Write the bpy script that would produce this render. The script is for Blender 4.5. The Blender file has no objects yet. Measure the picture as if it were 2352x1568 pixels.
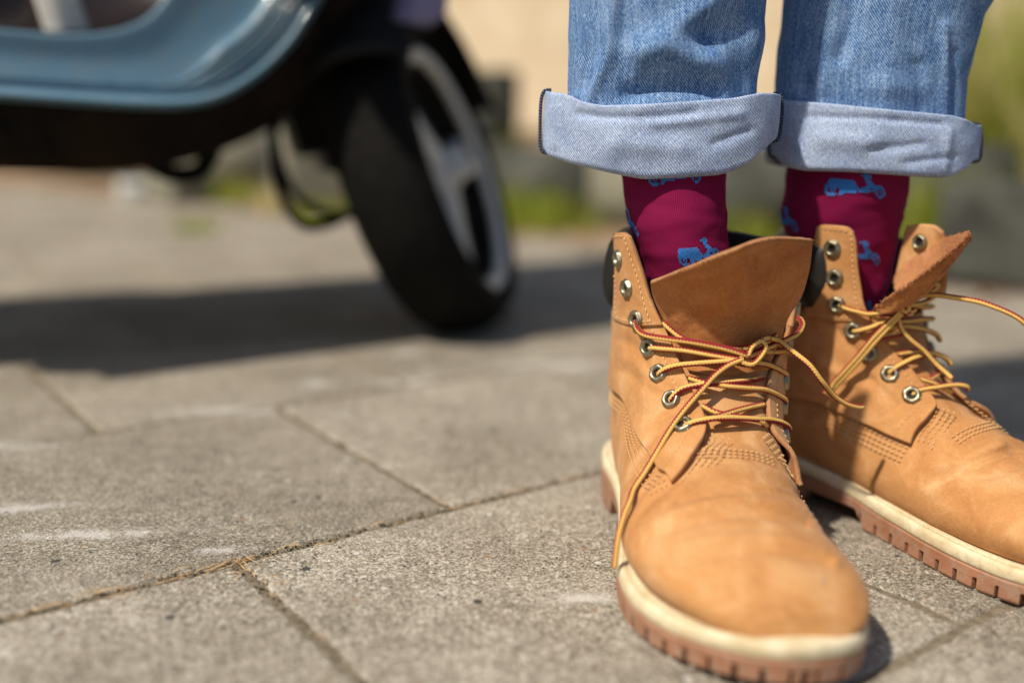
import bpy, math, random
import numpy as np
from mathutils import Vector, Matrix
random.seed(7); np.random.seed(7)
sc = bpy.context.scene
C = sc.collection

# ------------------------------------------------------------------ camera
FPX = 2287.0; CW, CH = 2352.0, 1568.0           # photo measured on a 2352 x 1568 view, 35 mm lens
PITCH, ROLL, CAMH = math.radians(12.5), math.radians(2.0), 0.27
cam = bpy.data.cameras.new('camera'); camo = bpy.data.objects.new('camera', cam); C.objects.link(camo)
cam.sensor_width = 36.0; cam.lens = 36.0 * FPX / CW
cam.clip_start = 0.02; cam.clip_end = 500
camo.location = (0, 0, CAMH)
camo.rotation_euler = (Matrix.Rotation(math.pi / 2 - PITCH, 3, 'X') @ Matrix.Rotation(ROLL, 3, 'Z')).to_euler()
cam.dof.use_dof = True; cam.dof.focus_distance = 0.625; cam.dof.aperture_fstop = 1.5; cam.dof.aperture_blades = 9
sc.camera = camo

# ------------------------------------------------------------------ world, sun, exposure
SUN_AZ, SUN_EL = math.radians(50), math.radians(52)   # light comes from behind the camera's left shoulder
w = bpy.data.worlds.new('World'); sc.world = w; w.use_nodes = True
nt = w.node_tree; bg = nt.nodes['Background']
sky = nt.nodes.new('ShaderNodeTexSky'); sky.sky_type = 'NISHITA'; sky.sun_disc = False
sky.sun_elevation = SUN_EL; sky.sun_rotation = math.pi + SUN_AZ   # sun stands at (-sin az, -cos az)
sky.air_density = 1.0; sky.dust_density = 1.5
nt.links.new(sky.outputs[0], bg.inputs[0]); bg.inputs[1].default_value = 0.09
sl = bpy.data.lights.new('sun', 'SUN'); sl.energy = 4.9; sl.angle = math.radians(2.2); sl.color = (1.0, 0.91, 0.77)
so = bpy.data.objects.new('sun', sl); C.objects.link(so)
LDIR = Vector((math.cos(SUN_EL) * math.sin(SUN_AZ), math.cos(SUN_EL) * math.cos(SUN_AZ), -math.sin(SUN_EL)))
so.rotation_euler = LDIR.to_track_quat('-Z', 'Y').to_euler(); so.location = (-2, -2, 4)
sc.view_settings.view_transform = 'Standard'; sc.view_settings.look = 'None'
sc.view_settings.exposure = 0.0; sc.view_settings.gamma = 1.0; sc.view_settings.use_curve_mapping = False
sc.render.engine = 'CYCLES'
sc.cycles.use_denoising = True
sc.cycles.max_bounces = 6; sc.cycles.transparent_max_bounces = 6

# ------------------------------------------------------------------ pixel helpers (photo pixel -> ray)
def pray(p):
    x = (p[0] - CW / 2) / FPX; y = -(p[1] - CH / 2) / FPX
    c, s = math.cos(ROLL), math.sin(ROLL); x, y = c * x - s * y, s * x + c * y
    return np.array([x, math.cos(PITCH) + y * math.sin(PITCH), -math.sin(PITCH) + y * math.cos(PITCH)])
CAMP = np.array([0, 0, CAMH])
def atz(p, z=0.0):
    d = pray(p); return CAMP + d * ((z - CAMH) / d[2])
def aty(p, y):
    d = pray(p); return CAMP + d * (y / d[1])
def proj(w):
    w = np.asarray(w, float) - CAMP
    cx = w[..., 0]; cz = w[..., 1] * math.cos(PITCH) - w[..., 2] * math.sin(PITCH); cy = w[..., 1] * math.sin(PITCH) + w[..., 2] * math.cos(PITCH)
    x, y = cx / cz, cy / cz; c, s = math.cos(ROLL), math.sin(ROLL); x, y = c * x + s * y, -s * x + c * y
    return np.stack([CW / 2 + FPX * x, CH / 2 - FPX * y], -1)

# ------------------------------------------------------------------ mesh helpers
def mesh(name, verts, faces, mat=None, parent=None, origin=(0, 0, 0), uvs=None, smooth=True, mats=None, midx=None):
    me = bpy.data.meshes.new(name)
    v = np.asarray(verts, float).reshape(-1, 3) - np.asarray(origin, float)
    me.from_pydata(v.tolist(), [], [tuple(int(i) for i in f) for f in faces]); me.update()
    if uvs is not None:
        l = me.uv_layers.new(name='UVMap'); uvs = np.asarray(uvs, float)
        idx = np.empty(len(me.loops), int); me.loops.foreach_get('vertex_index', idx)
        l.data.foreach_set('uv', uvs[idx].astype(np.float32).ravel())
    if smooth: me.polygons.foreach_set('use_smooth', [True] * len(me.polygons))
    for m in (mats or ([mat] if mat else [])): me.materials.append(m)
    if midx is not None: me.polygons.foreach_set('material_index', list(midx))
    o = bpy.data.objects.new(name, me); C.objects.link(o)
    if parent is not None: o.parent = parent
    return o
def thing(name, loc, label, cat, group=None):
    o = bpy.data.objects.new(name, None); C.objects.link(o); o.location = loc; o.empty_display_size = 0.02
    o['label'] = label; o['category'] = cat
    if group: o['group'] = group
    return o
def tag(o, label=None, cat=None, group=None, kind=None):
    for k, v in (('label', label), ('category', cat), ('group', group), ('kind', kind)):
        if v: o[k] = v
    return o
def gridfaces(n, m, closed=False, off=0):
    f = []
    for i in range(n - 1):
        for j in range(m if closed else m - 1):
            a = i * m + j; b = i * m + (j + 1) % m
            f.append((off + a, off + b, off + b + m, off + a + m))
    return f
def griduv(P):
    P = np.asarray(P); n, m = P.shape[:2]
    du = np.concatenate([np.zeros((1, m)), np.cumsum(np.linalg.norm(np.diff(P, axis=0), axis=2), 0)], 0)
    dv = np.concatenate([np.zeros((n, 1)), np.cumsum(np.linalg.norm(np.diff(P, axis=1), axis=2), 1)], 1)
    dv = dv - dv[:, m // 2][:, None]
    return np.stack([dv.mean(0)[None, :].repeat(n, 0) * .0 + dv, du.mean(1)[:, None].repeat(m, 1)], -1).reshape(-1, 2)
def normals(P, closed_v=False):
    if closed_v:
        dv = np.roll(P, -1, 1) - np.roll(P, 1, 1)
    else:
        dv = np.gradient(P, axis=1)
    du = np.gradient(P, axis=0)
    n = np.cross(du, dv); l = np.linalg.norm(n, axis=2, keepdims=True); l[l < 1e-12] = 1
    return n / l
def cr(pts, n, closed=False):
    """Catmull-Rom (centripetal-ish) through pts, n samples, even in arc length"""
    p = np.asarray(pts, float); k = len(p)
    if closed: q = np.concatenate([p[-1:], p, p[:2]]); segs = k
    else: q = np.concatenate([2 * p[:1] - p[1:2], p, 2 * p[-1:] - p[-2:-1]]); segs = k - 1
    out = []
    for i in range(segs):
        a, b, c, d = q[i:i + 4]
        for t in np.linspace(0, 1, 24, endpoint=False):
            out.append(.5 * (2 * b + (c - a) * t + (2 * a - 5 * b + 4 * c - d) * t * t + (3 * b - a - 3 * c + d) * t ** 3))
    out.append(p[0] if closed else p[-1]); out = np.array(out)
    s = np.concatenate([[0], np.cumsum(np.linalg.norm(np.diff(out, axis=0), axis=1))])
    tt = np.linspace(0, s[-1], n, endpoint=not closed)
    return np.stack([np.interp(tt, s, out[:, j]) for j in range(out.shape[1])], -1)
def crp(xs, ys, x):
    """smooth interpolation of columns ys at parameter xs (cubic hermite, finite differences)"""
    xs = np.asarray(xs, float); ys = np.asarray(ys, float); x = np.asarray(x, float)
    if ys.ndim == 1: return crp(xs, ys[:, None], x)[..., 0]
    m = np.gradient(ys, xs, axis=0)
    i = np.clip(np.searchsorted(xs, x, side='right') - 1, 0, len(xs) - 2)
    h = (xs[i + 1] - xs[i]); t = np.clip((x - xs[i]) / h, 0, 1); t = t[..., None]; h = h[..., None]
    return (2 * t**3 - 3 * t**2 + 1) * ys[i] + (t**3 - 2 * t**2 + t) * h * m[i] + (-2 * t**3 + 3 * t**2) * ys[i + 1] + (t**3 - t**2) * h * m[i + 1]
def solid(P, th, closed_v=False, flip=False):
    """grid P thickened outward->inward by th; returns verts, faces, uv, and face group (0 outer,1 inner,2 edge)"""
    n, m = P.shape[:2]; N = normals(P, closed_v) * (-1 if flip else 1)
    Q = P - N * (th if np.isscalar(th) else np.asarray(th)[..., None])
    V = np.concatenate([P.reshape(-1, 3), Q.reshape(-1, 3)]); k = n * m
    f1 = gridfaces(n, m, closed_v); f2 = [tuple(reversed([i + k for i in f])) for f in f1]
    e = []
    mm = m if closed_v else m - 1
    for j in range(mm):
        a, b = j, (j + 1) % m
        e.append((b, a, a + k, b + k)); a2, b2 = (n - 1) * m + a, (n - 1) * m + b; e.append((a2, b2, b2 + k, a2 + k))
    if not closed_v:
        for i in range(n - 1):
            a, b = i * m, (i + 1) * m; e.append((a, b, b + k, a + k))
            a2, b2 = a + m - 1, b + m - 1; e.append((b2, a2, a2 + k, b2 + k))
    uv = griduv(P); uv = np.concatenate([uv, uv])
    return V, f1 + f2 + e, uv, [0] * len(f1) + [1] * len(f2) + [2] * len(e)
def tube(pts, r, sides=10, twist=0.0, caps=True):
    p = np.asarray(pts, float); n = len(p); r = np.broadcast_to(np.asarray(r, float), (n,))
    T = np.gradient(p, axis=0); T /= np.linalg.norm(T, axis=1, keepdims=True) + 1e-12
    up = np.array([0, 0, 1.]) if abs(T[0, 2]) < .9 else np.array([1., 0, 0])
    nrm = np.cross(T[0], up); nrm /= np.linalg.norm(nrm); V = []; UV = []; s = 0
    for i in range(n):
        if i: s += np.linalg.norm(p[i] - p[i - 1])
        nrm = nrm - T[i] * np.dot(nrm, T[i]); nrm /= np.linalg.norm(nrm) + 1e-12
        b = np.cross(T[i], nrm)
        for j in range(sides + 1):
            a = 2 * math.pi * j / sides + twist * s
            V.append(p[i] + r[i] * (math.cos(a) * nrm + math.sin(a) * b)); UV.append((j / sides, s))
    F = gridfaces(n, sides + 1)
    if caps:
        F.append(tuple(range(sides, -1, -1))); k = (n - 1) * (sides + 1); F.append(tuple(range(k, k + sides + 1)))
    return np.array(V), F, np.array(UV)
def join(parts):
    V, F, U, k = [], [], [], 0
    for p in parts:
        v, f = p[0], p[1]; V.append(np.asarray(v).reshape(-1, 3)); F += [tuple(i + k for i in q) for q in f]
        U.append(np.asarray(p[2]) if len(p) > 2 and p[2] is not None else np.zeros((len(V[-1]), 2))); k += len(V[-1])
    return np.concatenate(V), F, np.concatenate(U)
def box(c, s, rz=0.0, bev=0.0, rx=0.0, ry=0.0):
    """bevelled box: returns verts, faces"""
    import bmesh
    bm = bmesh.new(); bmesh.ops.create_cube(bm, size=1)
    for v in bm.verts: v.co = Vector((v.co.x * s[0], v.co.y * s[1], v.co.z * s[2]))
    if bev > 0: bmesh.ops.bevel(bm, geom=bm.edges[:], offset=bev, segments=1 if bev < .003 else 2, affect='EDGES')
    M = Matrix.Translation(Vector(c)) @ Matrix.Rotation(rz, 4, 'Z') @ Matrix.Rotation(ry, 4, 'Y') @ Matrix.Rotation(rx, 4, 'X')
    bm.verts.ensure_lookup_table(); V = np.array([M @ v.co for v in bm.verts]); F = [tuple(v.index for v in f.verts) for f in bm.faces]; bm.free()
    return V, F
def vnoise(P, scale, seed=0):
    """smooth value noise at points (..,3) -> (-1..1)"""
    from mathutils import noise
    sh = P.shape[:-1]; out = np.empty(int(np.prod(sh)))
    for i, q in enumerate(P.reshape(-1, 3)): out[i] = noise.noise(Vector(q * scale) + Vector((seed * 7.3, seed * 3.1, seed * 1.7)))
    return out.reshape(sh)

# ------------------------------------------------------------------ materials
class NB:
    def __init__(s, name):
        s.m = bpy.data.materials.new(name); s.m.use_nodes = True; s.t = s.m.node_tree; s.b = s.t.nodes['Principled BSDF']
    def n(s, typ, **k):
        x = s.t.nodes.new('ShaderNode' + typ)
        for a, v in k.items():
            if a.startswith('i_'):
                key = a[2:]; key = int(key) if key.isdigit() else key
                x.inputs[key].default_value = v
            else: setattr(x, a, v)
        return x
    def l(s, a, b): s.t.links.new(a, b); return b
    def co(s, kind='Object'): return s.n('TexCoord').outputs[kind]
    def mapping(s, src, scale=(1, 1, 1), rot=(0, 0, 0), loc=(0, 0, 0)):
        m = s.n('Mapping'); m.inputs['Scale'].default_value = scale; m.inputs['Rotation'].default_value = rot; m.inputs['Location'].default_value = loc
        s.l(src, m.inputs[0]); return m.outputs[0]
    def noise(s, src, scale, detail=3, rough=.55, dist=0):
        x = s.n('TexNoise'); x.inputs['Scale'].default_value = scale; x.inputs['Detail'].default_value = detail; x.inputs['Roughness'].default_value = rough; x.inputs['Distortion'].default_value = dist
        if src is not None: s.l(src, x.inputs['Vector'])
        return x.outputs['Fac']
    def vor(s, src, scale, out='Distance', feature='F1', rnd=1.0):
        x = s.n('TexVoronoi'); x.feature = feature; x.inputs['Scale'].default_value = scale; x.inputs['Randomness'].default_value = rnd
        if src is not None: s.l(src, x.inputs['Vector'])
        return x.outputs[out]
    def ramp(s, src, stops, interp='LINEAR'):
        r = s.n('ValToRGB'); r.color_ramp.interpolation = interp; e = r.color_ramp.elements
        while len(e) > 1: e.remove(e[-1])
        for i, (p, c) in enumerate(stops):
            if not hasattr(c, '__len__'): c = (c, c, c)
            k = e[0] if i == 0 else e.new(p)
            k.position = p; k.color = (*c[:3], 1)
        s.l(src, r.inputs[0]); return r.outputs[0]
    def mix(s, fac, a, b, blend='MIX'):
        x = s.n('Mix'); x.data_type = 'RGBA'; x.blend_type = blend
        for v, i in ((fac, 0), (a, 6), (b, 7)):
            if hasattr(v, 'links') or hasattr(v, 'is_linked'): s.l(v, x.inputs[i])
            elif i == 0: x.inputs[0].default_value = v
            else: x.inputs[i].default_value = (*v[:3], 1) if hasattr(v, '__len__') else (v, v, v, 1)
        return x.outputs[2]
    def math(s, op, a, b=None, c=None):
        x = s.n('Math'); x.operation = op
        for i, v in enumerate((a, b, c)):
            if v is None: continue
            if hasattr(v, 'is_linked'): s.l(v, x.inputs[i])
            else: x.inputs[i].default_value = v
        return x.outputs[0]
    def sep(s, src):
        x = s.n('SeparateXYZ'); s.l(src, x.inputs[0]); return x.outputs
    def bump(s, h, strength=.3, dist=.001, prev=None):
        x = s.n('Bump'); x.inputs['Strength'].default_value = strength; x.inputs['Distance'].default_value = dist
        s.l(h, x.inputs['Height'])
        if prev is not None: s.l(prev, x.inputs['Normal'])
        return x.outputs[0]
    def done(s, color=None, rough=None, normal=None, metal=None, **k):
        for key, v in (('Base Color', color), ('Roughness', rough), ('Normal', normal), ('Metallic', metal), *[(a.replace('_', ' '), q) for a, q in k.items()]):
            if v is None: continue
            if hasattr(v, 'is_linked'): s.l(v, s.b.inputs[key])
            else: s.b.inputs[key].default_value = (*v[:3], 1) if hasattr(v, '__len__') else v
        return s.m
def plain(name, col, rough=.6, metal=0, **k):
    b = NB(name); return b.done(col, rough, metal=metal, **k)
# ------------------------------------------------------------------ boot form (local: x wearer's right for the right boot, y to the toe, z up)
#            u     Fy    Fz    By    Bz    w     cx    k    nb
ST = np.array([
    [-0.12, .134, .205, .028, .213, .0420, .000, 1.00, 2.2],
    [0.000, .128, .179, .020, .188, .0400, .000, 1.00, 2.2],
    [0.070, .126, .161, .016, .161, .0390, .000, 1.00, 2.2],
    [0.150, .128, .142, .012, .134, .0380, .000, 1.00, 2.2],
    [0.230, .135, .124, .008, .102, .0375, .000, 1.02, 2.3],
    [0.310, .146, .110, .005, .067, .0380, .000, 1.05, 2.5],
    [0.380, .157, .100, .010, .038, .0385, .000, 1.10, 2.8],
    [0.440, .168, .093, .045, .027, .0390, .001, 1.16, 3.2],
    [0.510, .182, .085, .095, .024, .0405, .003, 1.22, 3.4],
    [0.580, .197, .078, .140, .020, .0455, .003, 1.28, 3.6],
    [0.650, .214, .072, .180, .018, .0500, .002, 1.30, 3.6],
    [0.720, .232, .068, .212, .017, .0520, .001, 1.30, 3.4],
    [0.790, .251, .065, .242, .017, .0510, .000, 1.28, 3.2],
    [0.860, .270, .060, .268, .018, .0470, -.001, 1.22, 2.9],
    [0.920, .286, .052, .287, .020, .0390, -.002, 1.15, 2.6],
    [0.960, .295, .044, .297, .021, .0290, -.003, 1.08, 2.4],
    [0.985, .2995, .037, .302, .022, .0170, -.0035, 1.0, 2.2],
    [1.000, .3015, .030, .304, .023, .0020, -.004, 1.0, 2.0]])
class Boot:
    def __init__(s, heel, theta, side, spl_m=0, spl_l=0):
        s.heel = np.array([heel[0], heel[1], 0.]); s.th = theta; s.side = side; s.spl = (spl_m, spl_l)   # side +1 right boot, -1 left
        s.f = np.array([math.sin(theta), -math.cos(theta), 0]); s.r = np.array([-math.cos(theta), -math.sin(theta), 0]) * side
    def world(s, L):
        L = np.asarray(L, float); return s.heel + L[..., :1] * s.r + L[..., 1:2] * s.f + L[..., 2:3] * np.array([0, 0, 1.])
    def local(s, u, v, off=0.0):
        """u 0 shaft top .. 1 toe, v -pi..pi, 0 front/top, + = lateral"""
        u, v = np.broadcast_arrays(np.asarray(u, float), np.asarray(v, float))
        S = crp(ST[:, 0], ST[:, 1:], u)
        Fy, Fz, By, Bz, w, cx, k, nb = [S[..., i] for i in range(8)]
        c = np.cos(v); sn = np.sin(v)
        h = ((1 + c) / 2) ** k
        px = np.where(c < 0, np.sign(sn) * np.abs(sn) ** (2 / nb), np.sign(sn) * np.abs(sn) ** .95)
        x = cx + w * px; y = By + (Fy - By) * h; z = Bz + (Fz - Bz) * h
        # toe stations bulge forward in the middle of their height
        P = np.stack([x, y, z], -1)
        # loosely laced: the two sides of the shaft spread apart
        for sp, sg in ((s.spl[0], -1), (s.spl[1], 1)):
            if sp:
                q = sg * v; bmp = np.interp(q, [-.7, -.2, .3, .8, 1.3, 2.0, 2.9], [0, .12, .55, .95, 1, .6, 0])
                P[..., 0] += sg * sp * bmp * np.interp(u, [0, .15, .3, .5, .58, .66, .72], [1, 1, .88, .62, .4, .12, 0])
        # vamp creases where the toes bend
        amp = np.exp(-((u - .60) / .05) ** 2) * np.clip(c, 0, 1) ** .7
        P[..., 2] += amp * .0018 * np.sin((y - .5 * x) * 330 + 1.2 * np.sin(x * 60))
        if np.ndim(off) or off != 0.0:
            e = 1e-3
            du = s.local(np.clip(u + e, -.12, 1), v) - s.local(np.clip(u - e, -.12, 1), v); dv = s.local(u, v + e) - s.local(u, v - e)
            n = np.cross(dv, du); n /= np.linalg.norm(n, axis=-1, keepdims=True) + 1e-12
            P = P + n * (np.asarray(off)[..., None] if np.ndim(off) else off)
        return P
    def hit(s, p, lift=0.0):
        """photo pixel -> world point on the boot (lift metres nearer along the ray), and (u, v)"""
        if not hasattr(s, 'G'):
            s.U = np.linspace(-.12, 1, 300); s.V = np.linspace(-2.6, 2.6, 420)
            P = s.at(s.U[:, None], s.V[None, :]); N = normals(P); q = (N * (P - CAMP)).sum(-1)
            s.G = (P, proj(P), np.linalg.norm(P - CAMP, axis=-1), q * np.sign(q[150, 210]) > 0)
        P, pj, d, fr = s.G
        e = np.hypot(pj[..., 0] - p[0], pj[..., 1] - p[1]); m = (e < 8) & fr
        if m.any():
            dm = np.where(m, d, 9).min(); e = np.where(m & (d < dm + .02), e, 999)
        else: e = np.where(fr, e, 9999)
        i, j = np.unravel_index(np.argmin(e), e.shape)
        r = pray(p); r = r / np.linalg.norm(r)
        return CAMP + r * (d[i, j] - lift), s.U[i], s.V[j]
    def at(s, u, v, off=0.0): return s.world(s.local(u, v, off))
OUT = np.array([(0, 0), (.022, .005), (.0335, .022), (.039, .05), (.0385, .085), (.041, .12), (.0495, .165), (.0565, .205), (.0565, .24), (.048, .272), (.031, .296), (.010, .3075),
                (-.012, .3075), (-.033, .297), (-.049, .273), (-.0565, .240), (-.0555, .205), (-.0455, .16), (-.0365, .12), (-.0355, .085), (-.0375, .05), (-.0325, .022), (-.022, .005)])
def skew(y): return -.009 * np.clip((np.asarray(y) - .16) / .14, 0, 1) ** 1.6
OUT = OUT * [1.05, 1.0]; OUT[:, 0] += skew(OUT[:, 1]); OUT[:, 0] += np.where(OUT[:, 0] > 0, .003 * np.exp(-((OUT[:, 1] - .23) / .05) ** 2), 0)
ST[:, 6] += skew(.5 * (ST[:, 1] + ST[:, 3])) * np.clip((ST[:, 0] - .5) / .2, 0, 1)
ST[:, 5] += .0015 * np.clip((ST[:, 0] - .55) / .15, 0, 1) + .0028 * np.exp(-((ST[:, 0] - .74) / .12) ** 2); ST[:, 6] += .0024 * np.exp(-((ST[:, 0] - .74) / .12) ** 2)
ST[:, 5] *= 1.05
OUTC = cr(OUT, 240, closed=True)
def sole_z(y, which):
    """heights along the foot: 0 ground face, 1 outsole top, 2 midsole/welt top"""
    t = np.asarray(y, float)
    if which == 0: return np.interp(t, [0, .02, .074, .080, .122, .130, .22, .26, .31], [.001, 0, 0, .0125, .0115, 0, 0, .0015, .0075])
    z1 = np.interp(t, [0, .07, .10, .14, .18, .24, .27, .31], [.026, .025, .022, .0165, .0145, .0140, .0155, .0210])
    return z1 if which == 1 else z1 + .0088
# ------------------------------------------------------------------ palette of procedural materials
def m_nubuck(name, a, b, c, bump=.35):
    m = NB(name); P = m.n('NewGeometry').outputs['Position']
    n1 = m.noise(P, 26, 6, .62, .9); n2 = m.noise(P, 150, 4, .65); n3 = m.noise(P, 1500, 2, .6)
    col = m.ramp(n1, [(.30, a), (.52, b), (.72, c)])
    col = m.mix(m.math('MULTIPLY', m.ramp(n2, [(.35, 0.), (.75, 1.)]), .35), col, b, 'MIX')
    col = m.mix(.22, col, m.ramp(n3, [(.3, .25), (.7, .9)]), 'OVERLAY')
    vl = m.noise(m.mapping(P, (1, 1, 1)), 60, 3, .5, 2.5)                       # scuffed veins
    col = m.mix(m.math('MULTIPLY', m.ramp(vl, [(.47, 0.), (.5, 1.), (.53, 0.)]), .16), col, (.72, .47, .25), 'MIX')
    h = m.math('ADD', m.math('MULTIPLY', n2, .5), m.math('MULTIPLY', n3, .25))
    h2 = m.noise(P, 24, 3, .5, 1.0)
    nr = m.bump(h, bump, .0012); nr = m.bump(h2, .30, .006, nr)
    return m.done(col, .78, nr, Specular_IOR_Level=.22, Sheen_Weight=.08, Sheen_Roughness=.5)
M = {}
M['nubuck'] = m_nubuck('nubuck', (.38, .160, .048), (.50, .240, .084), (.63, .37, .175))
M['nubuck_edge'] = m_nubuck('leather_edge', (.30, .13, .05), (.38, .18, .075), (.48, .26, .13), .8)
M['suede'] = m_nubuck('suede', (.22, .075, .025), (.36, .14, .05), (.50, .23, .10), 2.0)
M['tongue'] = m_nubuck('tongue_leather', (.30, .105, .026), (.40, .155, .042), (.50, .225, .075))  # reddish-brown leather, with shade on the tongue partly put into the colour
M['flap_inner'] = m_nubuck('flap_inner', (.34, .13, .03), (.44, .18, .05), (.5, .24, .08))
def m_stitch():
    return plain('stitch_thread', (.66, .42, .19), .8)
M['stitch'] = m_stitch()
def m_noisy(name, a, b, scale, rough=.6, bump=.2, bscale=None, dist=.001, spec=.4, detail=4, r2=None):
    m = NB(name); P = m.n('NewGeometry').outputs['Position']; n = m.noise(P, scale, detail, .6, .3)
    nb = m.noise(P, bscale or scale * 4, 4, .6)
    return m.done(m.ramp(n, [(.32, a), (.68, b)]), rough if r2 is None else m.ramp(nb, [(.3, rough), (.7, r2)]), m.bump(nb, bump, dist), Specular_IOR_Level=spec)
def m_sole(name, a, b, dust, amt):
    m = NB(name); P = m.n('NewGeometry').outputs['Position']; n = m.noise(P, 34, 5, .65, .4); d = m.noise(P, 130, 6, .7, .8); f = m.noise(P, 900, 3, .7); sc = m.noise(m.mapping(P, (60, 60, 420)), 1, 4, .6)
    col = m.ramp(n, [(.30, a), (.70, b)])
    col = m.mix(m.math('MULTIPLY', m.ramp(m.math('ADD', m.math('MULTIPLY', d, .75), m.math('MULTIPLY', f, .25)), [(.46, 0.), (.66, 1.)]), amt), col, dust)
    col = m.mix(m.math('MULTIPLY', m.ramp(sc, [(.60, 0.), (.72, 1.)]), .35), col, dust)
    return m.done(col, .6, m.bump(m.math('ADD', f, sc), .3, .0008), Specular_IOR_Level=.3)
M['cream'] = m_sole('cream_midsole', (.60, .475, .27), (.80, .72, .52), (.44, .34, .19), .60)
M['gum'] = m_sole('gum_rubber', (.29, .128, .066), (.44, .205, .115), (.36, .29, .22), .75)
M['collar'] = m_noisy('black_collar', (.012, .011, .010), (.022, .020, .017), 60, .42, .35, 260, .0012)
M['lining'] = m_noisy('boot_lining', (.03, .02, .012), (.06, .04, .025), 90, .9)
M['brass'] = m_noisy('eyelet_metal', (.29, .26, .17), (.40, .36, .26), 300, .40, .1, 900, .0004); M['brass'].node_tree.nodes['Principled BSDF'].inputs['Metallic'].default_value = .9
M['hole'] = plain('eyelet_hole', (.008, .006, .005), .8)
def m_lace():
    m = NB('lace_braid'); uv = m.sep(m.co('UV')); u, v = uv[0], uv[1]
    saw = m.math('MULTIPLY', m.math('SUBTRACT', m.math('PINGPONG', m.math('MULTIPLY', v, 476.), .5), .25), .30)   # braid zigzag
    a = m.math('FRACT', m.math('ADD', m.math('MULTIPLY', m.math('ADD', u, saw), 1.0), m.math('MULTIPLY', u, 1.0)))
    f = m.math('MULTIPLY', m.math('PINGPONG', m.math('ADD', a, 0.0), .5), 2.0)
    red = m.ramp(f, [(.44, 0.), (.52, 1.)])
    fine = m.noise(m.n('NewGeometry').outputs['Position'], 1800, 2)
    yel = m.mix(fine, (.66, .37, .06), (.96, .66, .22)); rd = m.mix(fine, (.20, .012, .018), (.36, .03, .035))
    h = m.math('ABSOLUTE', m.math('SINE', m.math('ADD', m.math('MULTIPLY', v, 900 * math.pi), m.math('MULTIPLY', u, 12.566))))
    return m.done(m.mix(red, yel, rd), .75, m.bump(h, .6, .0006), Specular_IOR_Level=.3)
M['lace'] = m_lace()
def m_sock():
    m = NB('sock_knit'); uv = m.co('UV'); x, y, _ = m.sep(uv)
    wale = m.math('ABSOLUTE', m.math('SINE', m.math('MULTIPLY', x, math.pi * 850)))
    course = m.math('SINE', m.math('ADD', m.math('MULTIPLY', y, 2 * math.pi * 900), m.math('MULTIPLY', wale, 2.2)))
    h = m.math('ADD', wale, m.math('MULTIPLY', course, .15))
    n = m.noise(uv, 1400, 2); n2 = m.noise(uv, 60, 3)
    col = m.mix(m.ramp(m.math('ADD', m.math('MULTIPLY', h, .55), m.math('MULTIPLY', n, .45)), [(.25, 0.), (.95, 1.)]), (.11, .003, .028), (.29, .011, .077))
    col = m.mix(.25, col, m.ramp(n2, [(.3, .4), (.7, .6)]), 'OVERLAY')
    return m.done(col, .85, m.bump(h, .35, .0005), Specular_IOR_Level=.1)
M['sock'] = m_sock()
M['motif'] = m_noisy('blue_yarn', (.025, .16, .50), (.055, .26, .68), 900, .85, .6, 900, .0006, .2)
def m_denim(name, dark, mid, light, pitch, ang, slubk=.30, bigk=.26):
    m = NB(name); uv = m.co('UV')
    r = m.mapping(uv, (1, 1, 1), (0, 0, ang)); x, y, _ = m.sep(r)
    tw = m.math('SINE', m.math('MULTIPLY', x, 2 * math.pi / pitch))
    tw = m.math('MULTIPLY', m.math('ADD', tw, 1), .5)
    th = m.noise(m.mapping(uv, (1050, 420, 1)), 1, 2, .6); sp = m.noise(m.mapping(uv, (640, 640, 1), (0, 0, .5)), 1, 3, .75)
    big = m.noise(uv, 38, 4, .6, .5); slub = m.noise(m.mapping(uv, (420, 36, 1)), 1, 3, .6)
    f = m.math('ADD', m.math('MULTIPLY', tw, .16), m.math('MULTIPLY', th, .44))
    f = m.math('ADD', f, m.math('MULTIPLY', sp, .40))
    f = m.math('ADD', f, m.math('MULTIPLY', m.math('SUBTRACT', big, .5), bigk))
    f = m.math('ADD', f, m.math('MULTIPLY', m.math('SUBTRACT', slub, .5), slubk))
    col = m.ramp(f, [(.27, dark), (.47, mid), (.68, light)])
    h = m.math('ADD', tw, m.math('MULTIPLY', th, .8))
    return m.done(col, .9, m.bump(h, .7, .0007), Specular_IOR_Level=.12)
M['denim'] = m_denim('denim', (.016, .050, .150), (.090, .205, .44), (.46, .61, .81), .0013, -.7)
M['denim_in'] = m_denim('denim_inside', (.11, .17, .34), (.32, .42, .64), (.72, .80, .93), .0013, .75, .10, .25)
M['overlock'] = None
def m_overlock():
    m = NB('overlock_thread'); uv = m.co('UV'); x, y, _ = m.sep(uv)
    s = m.math('SINE', m.math('ADD', m.math('MULTIPLY', y, 2 * math.pi * 520), m.math('MULTIPLY', x, 6.283)))
    n = m.noise(uv, 500, 2); col = m.ramp(m.math('ADD', m.math('MULTIPLY', s, .3), n), [(.45, (.012, .018, .05)), (.70, (.04, .06, .13)), (.98, (.40, .45, .5))])
    return m.done(col, .9, m.bump(s, .8, .001))
M['overlock'] = m_overlock()
SMUDGE = []
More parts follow.
